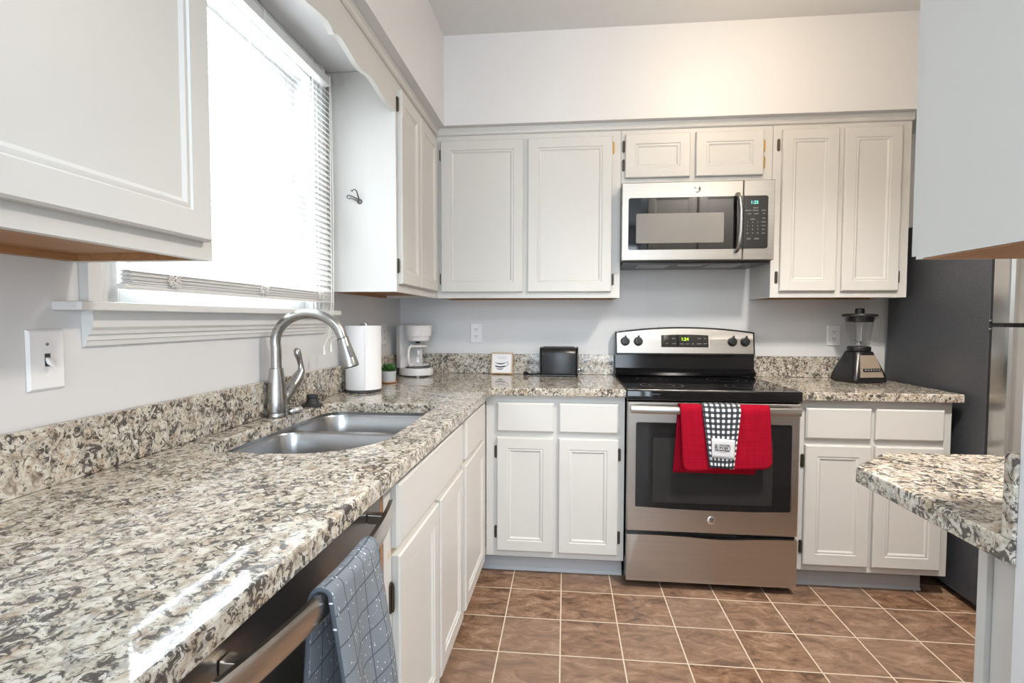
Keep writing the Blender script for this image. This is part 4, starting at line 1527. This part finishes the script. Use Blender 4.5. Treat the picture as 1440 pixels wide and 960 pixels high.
# underside with vents and lamp lenses
b = MB()
b.box(MX0 + 0.012, MX1 - 0.008, -0.345, -0.02, MZ0 - 0.012, MZ0 - 0.0045, 0.001)
us = b.build('underside', M['black'], mw)
b = MB()
for (xa, xb) in ((1.36, 1.52), (1.72, 1.88)):
    for i in range(9):
        b.box(xa, xb, -0.30 + i * 0.02, -0.29 + i * 0.02, MZ0 - 0.0145, MZ0 - 0.0125)
b.box(1.56, 1.68, -0.30, -0.24, MZ0 - 0.015, MZ0 - 0.0125)
b.build('vent_grille', M['vinylbase'], us)
SPL = 1.8485
b = MB()
b.panel((MX0, -0.353, MZ0), (1, 0, 0), (0, 0, 1), (0, -1, 0), SPL - 0.0012 - MX0, MZ1 - MZ0, [(0, 0), (0, 0.028), (0.004, 0.032)])
md = b.build('door', M['steel_m'], mw, 20)
b = MB()
b.panel((SPL + 0.0012, -0.353, MZ0), (1, 0, 0), (0, 0, 1), (0, -1, 0), MX1 - SPL - 0.0012, MZ1 - MZ0, [(0, 0), (0, 0.028), (0.003, 0.032)])
mc = b.build('control_side', M['steel_m'], mw, 20)
gw = [p for p in rrect(1.297, SPL - 0.0015, 1.580, 1.836, (0.010, 0.001, 0.001, 0.010), 5)]
MB().prism(gw, xz, -0.3872, -0.3852).build('door_glass', M['blackglass'], md)
MB().prism(rrect(1.335, 1.757, 1.612, 1.758, (0.006,) * 4, 5), xz, -0.3882, -0.3873).build('window_screen', M['screen'], md)
pc = MB().prism(rrect(SPL + 0.0015, 1.963, 1.580, 1.836, (0.001, 0.010, 0.010, 0.001), 5), xz, -0.3872, -0.3852).build('keypad', M['black'], mc)
MB().prism([(1.9635, 1.590), (1.9665, 1.588), (1.9665, 1.828), (1.9635, 1.826)], xz, -0.3868, -0.3852).build('keypad_trim', M['chrome'], mc)
b = MB()
hz = [(1.816 - 0.000, -0.388, 1.570), (1.8165, -0.410, 1.574), (1.8205, -0.424, 1.61), (1.823, -0.430, 1.66), (1.8235, -0.431, 1.71), (1.822, -0.429, 1.76), (1.819, -0.422, 1.81), (1.816, -0.410, 1.838), (1.815, -0.388, 1.842)]
b.tube(hz, 0.0118, 14, True, (1.0, 0.75))
b.build('door_handle', M['nickel'], md, 60)
bd = MB().lathe([(0.0165, 0), (0.0165, 0.002), (0.014, 0.004), (0.001, 0.0045)], (1.628, -0.3852, 1.873), (0, -1, 0), 28).build('badge', M['chrome'], md)
text('badge_lettering', 'GE', M['darkgrey'], bd, (1.628, -0.3898, 1.873), (1, 0, 0), (0, 0, 1), 0.013, 0.85)
text('clock_digits', '1:25', M['teal'], pc, (1.899, -0.3876, 1.803), (1, 0, 0), (0, 0, 1), 0.015, 1.0, 0.004)
rows = [(1.776, (('DEFROST', 1.905),)), (1.764, (('POPCORN', 1.870), ('BEVERAGE', 1.905), ('REHEAT', 1.943))), (1.748, (('COOK', 1.876), ('WEIGHT', 1.908), ('TIME', 1.943))), (1.726, (('TIMER', 1.943),)), (1.722, (('EXPRESS', 1.892),)),
        (1.708, (('1', 1.868), ('2', 1.892), ('3', 1.916), ('POWER', 1.943))), (1.690, (('4', 1.868), ('5', 1.892), ('6', 1.916), ('CLOCK', 1.943))), (1.672, (('7', 1.868), ('8', 1.892), ('9', 1.916), ('VENT', 1.943))), (1.654, (('OFF', 1.868), ('0', 1.892), ('SET', 1.916), ('LIGHT', 1.943))), (1.627, (('STOP', 1.875), ('START', 1.912)))]
for z_, ks in rows:
    for tx, x in ks:
        text('key_legend', tx, M['lettering'], pc, (x, -0.3876, z_), (1, 0, 0), (0, 0, 1), 0.0075 if len(tx) == 1 or tx in ('STOP', 'START') else 0.0055, 0.75)

# ------------------------------------------------------------------ blender
BC = Vector((2.500, -0.190, ZC))
bn = thing('blender', 'black and steel countertop blender with a clear glass jar', 'blender', BC)
ba = R(14)
bu = Vector((math.cos(ba), math.sin(ba), 0))
bf = Vector((math.sin(ba), -math.cos(ba), 0))


def bp(a, f_, z_):
    return BC + bu * a + bf * f_ + Vector((0, 0, z_))


b = MB()
rings = []
for z_, hx, hy, r_ in ((0.004, 0.092, 0.088, 0.02), (0.012, 0.095, 0.091, 0.02), (0.022, 0.094, 0.09, 0.02), (0.060, 0.085, 0.082, 0.024), (0.110, 0.069, 0.067, 0.028), (0.140, 0.058, 0.057, 0.030), (0.154, 0.054, 0.054, 0.032), (0.158, 0.050, 0.050, 0.032)):
    rings.append([bp(p[0], p[1], z_) for p in rrect(-hx, hx, -hy, hy, (r_,) * 4, 6)])
b.loft(rings)
for a in (-0.07, 0.07):
    for f_ in (-0.065, 0.065):
        b.lathe([(0.012, 0.0003), (0.012, 0.005)], bp(a, f_, 0), n=12)
b.build('motor_base', M['black'], bn)
b = MB()
fr_ = []
for z_, hx, fy in ((0.030, 0.066, 0.0895), (0.075, 0.057, 0.0785), (0.110, 0.049, 0.0685), (0.140, 0.041, 0.0585)):
    fr_.append([bp(-hx, fy - 0.004, z_), bp(hx, fy - 0.004, z_), bp(hx, fy + 0.0015, z_), bp(-hx, fy + 0.0015, z_)])
b.loft(fr_)
fp = b.build('front_plate', M['plate'], bn, 20)
b = MB()
b.obox(bp(0.004, 0.0835, 0.067), bu, bf, (bf * 0.24 * -1 + Vector((0, 0, 1))), 0.050, 0.0035, 0.0075, 0.002)
kp = b.build('button_strip', M['black'], fp)
b = MB()
for i in range(6):
    b.obox(bp(-0.035 + i * 0.0155, 0.0870, 0.067), bu, bf, Vector((0, 0, 1)), 0.0045, 0.0012, 0.0025, 0.0006)
b.build('buttons', M['lettering'], kp)
MB().lathe([(0.050, 0.158), (0.054, 0.161), (0.054, 0.178), (0.051, 0.182), (0.044, 0.184), (0.001, 0.184)], BC, n=36).build('collar', M['black'], bn)
# jar: faceted, flared glass
b = MB()
rings = []
for z_, r_ in ((0.1845, 0.044), (0.190, 0.048), (0.210, 0.050), (0.260, 0.058), (0.310, 0.065), (0.333, 0.069), (0.336, 0.070)):
    ring = []
    for k_ in range(48):
        a = 2 * math.pi * k_ / 48
        rr = r_ * (1 + (0.05 * math.cos(6 * a) if 0.19 < z_ < 0.32 else 0.0))
        ring.append(BC + Vector((rr * math.cos(a), rr * math.sin(a), z_)))
    rings.append(ring)
inner = [[BC + (p - BC).cross(Vector((0, 0, 0))) + Vector(((p - BC).x * 0.93, (p - BC).y * 0.93, max((p - BC).z, 0.1925))) for p in r_] for r_ in reversed(rings)]
b.loft(rings + inner, True, True)
jar = b.build('glass_jar', M['glass'], bn, 60)
b = MB()
hv = (bu * 0.75 + bf * -0.1).normalized()
hv = (bu * 0.70 - bf * -0.70).normalized()
b.tube([BC + hv * 0.064 + Vector((0, 0, 0.325)), BC + hv * 0.082 + Vector((0, 0, 0.322)), BC + hv * 0.086 + Vector((0, 0, 0.30)), BC + hv * 0.076 + Vector((0, 0, 0.24)), BC + hv * 0.060 + Vector((0, 0, 0.215))], 0.007, 12)
b.build('jar_handle', M['glass'], jar, 60)
b = MB()
for a in range(4):
    an = a * math.pi / 2 + 0.4
    b.obox(BC + Vector((0.014 * math.cos(an), 0.014 * math.sin(an), 0.203 + (0.006 if a % 2 else -0.003))), (math.cos(an), math.sin(an), 0.5 if a % 2 else -0.2), (-math.sin(an), math.cos(an), 0), (0, 0, 1), 0.015, 0.004, 0.0008)
b.lathe([(0.010, 0.193), (0.010, 0.203), (0.006, 0.208), (0.001, 0.208)], BC, n=16)
b.build('blade', M['chrome'], jar)
b = MB()
b.lathe([(0.058, 0.308), (0.062, 0.312), (0.064, 0.3358)], BC, n=36, cap1=False)
b.lathe([(0.064, 0.3366), (0.080, 0.337), (0.0805, 0.345), (0.078, 0.349), (0.040, 0.352), (0.001, 0.352)], BC, n=40, cap0=True)
ld = b.build('lid', M['black'], bn)
MB().lathe([(0.0215, 0.3522), (0.0215, 0.372), (0.0195, 0.377), (0.014, 0.379), (0.001, 0.379)], BC, n=28).build('filler_cap', M['black'], ld)

# ------------------------------------------------------------------ refrigerator
fr = thing('refrigerator', 'tall black-sided refrigerator with stainless doors at the right', 'refrigerator', (3.1, -0.4, 0))
FX0, FX1 = 2.716, 3.50
b = MB()
b.box(FX0, FX1, -0.728, -0.050, 0.03, 1.70, 0.004)
for x in (FX0 + 0.06, FX1 - 0.06):
    for y in (-0.66, -0.12):
        b.lathe([(0.02, 0.0005), (0.02, 0.03)], (x, y, 0), n=12)
b.build('body', M['pebble'], fr)
b = MB()
b.box(FX0 + 0.004, FX1 - 0.004, -0.744, -0.7285, 0.10, 1.203)
b.box(FX0 + 0.004, FX1 - 0.004, -0.744, -0.7285, 1.224, 1.695)
b.build('gasket', M['rubber'], fr, 0)
for z0_, z1_, nm in ((0.10, 1.206, 'fridge_door'), (1.2215, 1.70, 'freezer_door')):
    b = MB()
    pr = [(FX0 + 0.001, -0.7445), (FX0 + 0.001, -0.805), (FX0 + 0.004, -0.822), (FX0 + 0.012, -0.832), (FX0 + 0.03, -0.836), (FX1 - 0.03, -0.836), (FX1 - 0.012, -0.832), (FX1 - 0.001, -0.815), (FX1 - 0.001, -0.7445)]
    b.prism(pr, xy, z0_, z1_, 0.0015)
    dr = b.build(nm, M['steelfr'], fr, 25)
    b = MB()
    if nm == 'fridge_door':
        b.tube([(FX1 - 0.06, -0.8365, 1.15), (FX1 - 0.06, -0.88, 1.13), (FX1 - 0.06, -0.885, 0.9), (FX1 - 0.06, -0.88, 0.62), (FX1 - 0.06, -0.8365, 0.60)], 0.012, 12)
    else:
        b.tube([(FX1 - 0.06, -0.8365, 1.28), (FX1 - 0.06, -0.88, 1.30), (FX1 - 0.06, -0.88, 1.52), (FX1 - 0.06, -0.8365, 1.54)], 0.012, 12)
    b.build('handle', M['nickel'], dr, 60)
b = MB()
b.box(FX0 + 0.002, FX0 + 0.06, -0.80, -0.7288, 1.2075, 1.2200, 0.001)
b.build('center_hinge', M['black'], fr)
b = MB()
for z_ in (1.197, 1.231):
    b.lathe([(0.005, 0), (0.0045, 0.003), (0.001, 0.004)], (FX0 + 0.0005, -0.737, z_), (-1, 0, 0), 12)
b.build('hinge_screws', M['chrome'], fr)
MB().box(FX0 + 0.01, FX1 - 0.01, -0.76, -0.729, 0.031, 0.095, 0.002).build('kick_grille', M['black'], fr)

# ------------------------------------------------------------------ dishwasher and its towel
dwr = thing('dishwasher', 'dark stainless dishwasher with a bowed bar handle below the left countertop', 'dishwasher', (0.3, -2.35, 0))
DY0, DY1 = -2.575, -1.973
b = MB()
b.box(0.03, 0.555, DY0 + 0.004, DY1 - 0.004, 0.02, ZB - 0.006)
for x in (0.08, 0.50):
    for y in (DY0 + 0.05, DY1 - 0.05):
        b.lathe([(0.015, 0.0005), (0.015, 0.02)], (x, y, 0), n=12)
b.build('tub', M['darkgrey'], dwr, 0)
b = MB()
b.panel((0.5555, DY0, 0.11), (0, 1, 0), (0, 0, 1), (1, 0, 0), DY1 - DY0, ZB - 0.008 - 0.11, [(0, 0), (0, 0.030), (0.005, 0.034)])
dd_ = b.build('door', M['steel_y'], dwr, 20)
MB().box(0.50, 0.545, DY0 + 0.01, DY1 - 0.01, 0.02, 0.105).build('kick_plate', M['black'], dwr, 0)
b = MB()
rgs = []
for i in range(25):
    s_ = i / 24
    y = -2.555 + (-1.990 + 2.555) * s_
    x = 0.650 - 0.030 * ((y + 2.272) / 0.28) ** 2
    rgs.append([Vector((x + a, y, 0.828 + c)) for a, c in ((-0.006, -0.019), (0.003, -0.020), (0.006, -0.015), (0.0075, 0.0), (0.006, 0.015), (0.003, 0.020), (-0.006, 0.019), (-0.008, 0.0))])
b.loft(rgs)
b.build('bar_handle', M['barsteel'], dd_, 40)
for y in (-2.045, -2.50):
    MB().box(0.590, 0.624, y - 0.011, y + 0.011, 0.818, 0.838, 0.003).build('handle_post', M['barsteel'], dd_)
# bare cabinet edge between dishwasher and sink base
MB().box(0.02, 0.587, -1.9705, -1.9575, 0.0, ZB - 0.002).build('filler_strip', M['oak'], None, 0)
o = bpy.data.objects['filler_strip']
tag(o, 'narrow bare wood strip between the dishwasher and the sink base cabinet', 'filler strip')


def dwpath(s_):
    out = []
    # s_=0 near end, s_=1 far end
    ytop = -2.372 + 0.178 * s_
    barx = 0.650 - 0.030 * ((ytop + 2.272) / 0.28) ** 2
    zt = 0.8515
    fold = 0.006 * math.sin(s_ * 9.0 + 0.5)
    # back flap
    for j in range(16):
        k_ = j / 15
        z_ = 0.45 + (0.838 - 0.45) * k_
        y = ytop + (1 - k_) * (-0.03 + 0.075 * s_)
        x = barx - 0.016 - 0.012 * (1 - k_) + 0.3 * fold * (1 - k_)
        x = max(x, 0.599)
        out.append(Vector((x, y, z_)))
    for j in range(1, 10):
        a = math.pi * (1 - j / 10)
        out.append(Vector((barx + 0.0145 * math.cos(a), ytop, 0.838 + (zt - 0.838) * math.sin(a) + 0.001)))
    for j in range(22):
        k_ = j / 21
        z_ = 0.838 - k_ * 0.43
        y = ytop + k_ * (0.030 + 0.070 * s_)
        x = barx + 0.0145 + 0.016 * min(1, k_ * 2) * (1 - 0.3 * s_) + fold * 1.6 * min(1, k_ * 3)
        out.append(Vector((x, y, z_)))
    L = 0
    res = []
    prev = None
    for p in out:
        if prev is not None:
            L += (p - prev).length
        prev = p
        res.append((p, s_ * 0.24, L))
    return res


gt = thing('grey_dish_towel', 'grey checked dish towel hanging over the dishwasher bar handle', 'towel', (0.65, -2.28, 0.85))
drape('towel_cloth', M['greycloth'], gt, 1, dwpath, 0.006, 30)

# ------------------------------------------------------------------ wall plates, hook
def plate(name, label, cat, o, u, n, kind):
    o, u, n = Vector(o), Vector(u), Vector(n)
    v = Vector((0, 0, 1))
    t = thing(name, label, cat, o, 'wall outlets' if kind == 'outlet' else None)
    w_, h_ = 0.072, 0.115
    MB().panel(o - u * w_ / 2 - v * h_ / 2, u, v, n, w_, h_, [(0, 0.0004), (0, 0.0025), (0.004, 0.006)]).build('cover_plate', M['plastic'], t, 20)
    if kind == 'outlet':
        for s_ in (-1, 1):
            c = o + v * 0.0205 * s_ + n * 0.006
            b = MB()
            lobe = []
            for k_ in range(28):
                a = 2 * math.pi * k_ / 28
                lobe.append((0.0172 * math.cos(a), max(-0.0135, min(0.0135, 0.0172 * math.sin(a)))))
            b.prism(lobe, lambda p, tt: c + u * p[0] + v * p[1] + n * tt, 0.0002, 0.0022)
            r_ = b.build('receptacle', M['plastic'], t, 0)
            b = MB()
            b.obox(c - u * 0.0063 + v * 0.003 + n * 0.0024, u, v, n, 0.0014, 0.0046, 0.0003)
            b.obox(c + u * 0.0063 + v * 0.003 + n * 0.0024, u, v, n, 0.0014, 0.0038, 0.0003)
            b.lathe([(0.0024, 0), (0.0024, 0.0005), (0.0005, 0.0005)], c - v * 0.0075 + n * 0.0022, n, 12)
            b.build('slots', M['slot'], r_, 0)
        MB().lathe([(0.003, 0), (0.0028, 0.001), (0.0005, 0.0013)], o + n * 0.006, n, 14).build('screw', M['plastic'], t)
    else:
        b = MB()
        b.obox(o + n * 0.0063, u, v, n, 0.0052, 0.0122, 0.0005)
        b.build('toggle_slot', M['darkgrey'], t, 0)
        b = MB()
        b.obox(o + n * 0.011 - v * 0.003, u, (v - n * 0.5), (n + v * -0.5), 0.0042, 0.0085, 0.006, 0.001)
        b.build('toggle', M['plastic'], t)
        for s_ in (-1, 1):
            MB().lathe([(0.0032, 0), (0.003, 0.001), (0.0005, 0.0014)], o + n * 0.006 + v * 0.030 * s_, n, 14).build('screw', M['nickel' if s_ > 0 else 'plastic'], t)
    return t


plate('wall_outlet', 'white duplex outlet on the back wall above the coffee sign', 'outlet', (0.463, -0.0003, 1.151), (1, 0, 0), (0, -1, 0), 'outlet')
plate('wall_outlet', 'white duplex outlet on the back wall beside the blender', 'outlet', (2.467, -0.0003, 1.147), (1, 0, 0), (0, -1, 0), 'outlet')
plate('wall_outlet', 'white duplex outlet on the left wall behind the paper towels', 'outlet', (0.0003, -0.295, 1.148), (0, 1, 0), (1, 0, 0), 'outlet')
plate('light_switch', 'white toggle light switch on the left wall under the wall cabinet', 'switch', (0.0003, -2.162, 1.154), (0, 1, 0), (1, 0, 0), 'switch')

hk = thing('coat_hook', 'small pewter double coat hook on the white cabinet side beside the window', 'hook', (0.146, -0.973, 1.712))
hx, hy, hz_ = 0.146, -0.9714, 1.713
MB().lathe([(0.011, 0.0), (0.011, 0.003), (0.008, 0.006), (0.001, 0.007)], (hx, hy, hz_), (0, -1, 0), 24).build('back_plate', M['pewter'], hk)
b = MB()
b.tube([(hx, hy - 0.006, hz_), (hx - 0.001, hy - 0.016, hz_ + 0.020), (hx - 0.002, hy - 0.026, hz_ + 0.036), (hx - 0.006, hy - 0.034, hz_ + 0.042), (hx - 0.012, hy - 0.040, hz_ + 0.038), (hx - 0.014, hy - 0.044, hz_ + 0.032), (hx - 0.017, hy - 0.048, hz_ + 0.034)], [0.004, 0.003, 0.0024, 0.0022, 0.0022, 0.0022, 0.0026], 10)
b.build('upper_hook', M['pewter'], hk, 60)
b = MB()
b.tube([(hx - 0.001, hy - 0.006, hz_ + 0.006), (hx - 0.012, hy - 0.020, hz_ + 0.012), (hx - 0.026, hy - 0.034, hz_ + 0.017), (hx - 0.034, hy - 0.038, hz_ + 0.018), (hx - 0.038, hy - 0.038, hz_ + 0.014), (hx - 0.038, hy - 0.036, hz_ + 0.006)], [0.0034, 0.0026, 0.0024, 0.0024, 0.0024, 0.0028], 10)
b.build('lower_hook', M['pewter'], hk, 60)
b = MB()
b.tube([(hx - 0.002, hy - 0.006, hz_ - 0.001), (hx - 0.012, hy - 0.016, hz_ + 0.004), (hx - 0.026, hy - 0.024, hz_ + 0.009), (hx - 0.032, hy - 0.026, hz_ + 0.009), (hx - 0.035, hy - 0.028, hz_ + 0.004)], [0.0034, 0.0026, 0.0022, 0.0022, 0.0026], 10)
b.build('lower_hook', M['pewter'], hk, 60)

# ------------------------------------------------------------------ ceiling lamp and added fill lights (out of frame)
def ceiling_lamp(label, lx, ly, power, col):
    lp = thing('ceiling_light', label, 'ceiling light', (lx, ly, CEIL))
    MB().lathe([(0.155, -0.0005), (0.16, -0.004), (0.158, -0.022), (0.150, -0.025), (0.001, -0.025)], (lx, ly, CEIL), n=48).build('base_ring', M['nickel'], lp)
    MB().lathe([(0.148, -0.0255), (0.146, -0.045), (0.125, -0.072), (0.085, -0.090), (0.04, -0.098), (0.001, -0.100)], (lx, ly, CEIL), n=48).build('dome', M['lamp'], lp, 60)
    d_ = bpy.data.lights.new('ceiling_lamp_bulb', 'POINT')
    d_.energy = power
    d_.color = col
    d_.shadow_soft_size = 0.10
    o_ = bpy.data.objects.new('ceiling_lamp_bulb', d_)
    COL.objects.link(o_)
    o_.location = (lx, ly, CEIL - 0.22)


def fill_spot(label, lx, ly, power, col):  # unseen ceiling spot, added to brighten the base cabinets and floor
    lp = thing('added_fill_spot', label, 'ceiling light', (lx, ly, CEIL))
    MB().lathe([(0.075, -0.0005), (0.095, -0.001), (0.094, -0.006), (0.078, -0.008), (0.075, -0.006), (0.075, -0.0005)], (lx, ly, CEIL), n=40, cap0=False, cap1=False).build('trim_ring', M['trim'], lp)
    MB().lathe([(0.074, -0.0008), (0.04, -0.002), (0.001, -0.0022)], (lx, ly, CEIL), n=32).build('lens', M['lamp'], lp, 60)
    d_ = bpy.data.lights.new('fill_spot_light', 'SPOT')
    d_.energy = power
    d_.color = col
    d_.spot_size = R(138)
    d_.spot_blend = 0.7
    d_.shadow_soft_size = 0.09
    o_ = bpy.data.objects.new('fill_spot_light', d_)
    COL.objects.link(o_)
    o_.location = (lx, ly, CEIL - 0.10)


ceiling_lamp('round flush ceiling light with a lit warm white dome near the microwave soffit', 1.80, -1.10, LAMP_POWER, LAMP_COL)
fill_spot('unseen added downlight in the ceiling between the range and the peninsula', 2.05, -1.80, 150, (1.0, 0.94, 0.87))
# unseen housing added around the fill light above and behind the camera
pn = thing('added_fill_panel', 'unseen white ceiling panel added to house the fill light behind the camera', 'ceiling light', (1.05, -3.75, CEIL))
b = MB()
b.box(0.44, 1.66, -4.06, -4.04, 2.645, CEIL - 0.0005)
b.box(0.44, 1.66, -3.46, -3.44, 2.645, CEIL - 0.0005)
b.box(0.44, 0.46, -4.04, -3.46, 2.645, CEIL - 0.0005)
b.box(1.64, 1.66, -4.04, -3.46, 2.645, CEIL - 0.0005)
b.build('frame', M['trim'], pn, 0)
MB().box(0.46, 1.64, -4.04, -3.46, 2.660, 2.668).build('reflector', M['trim'], pn, 0)
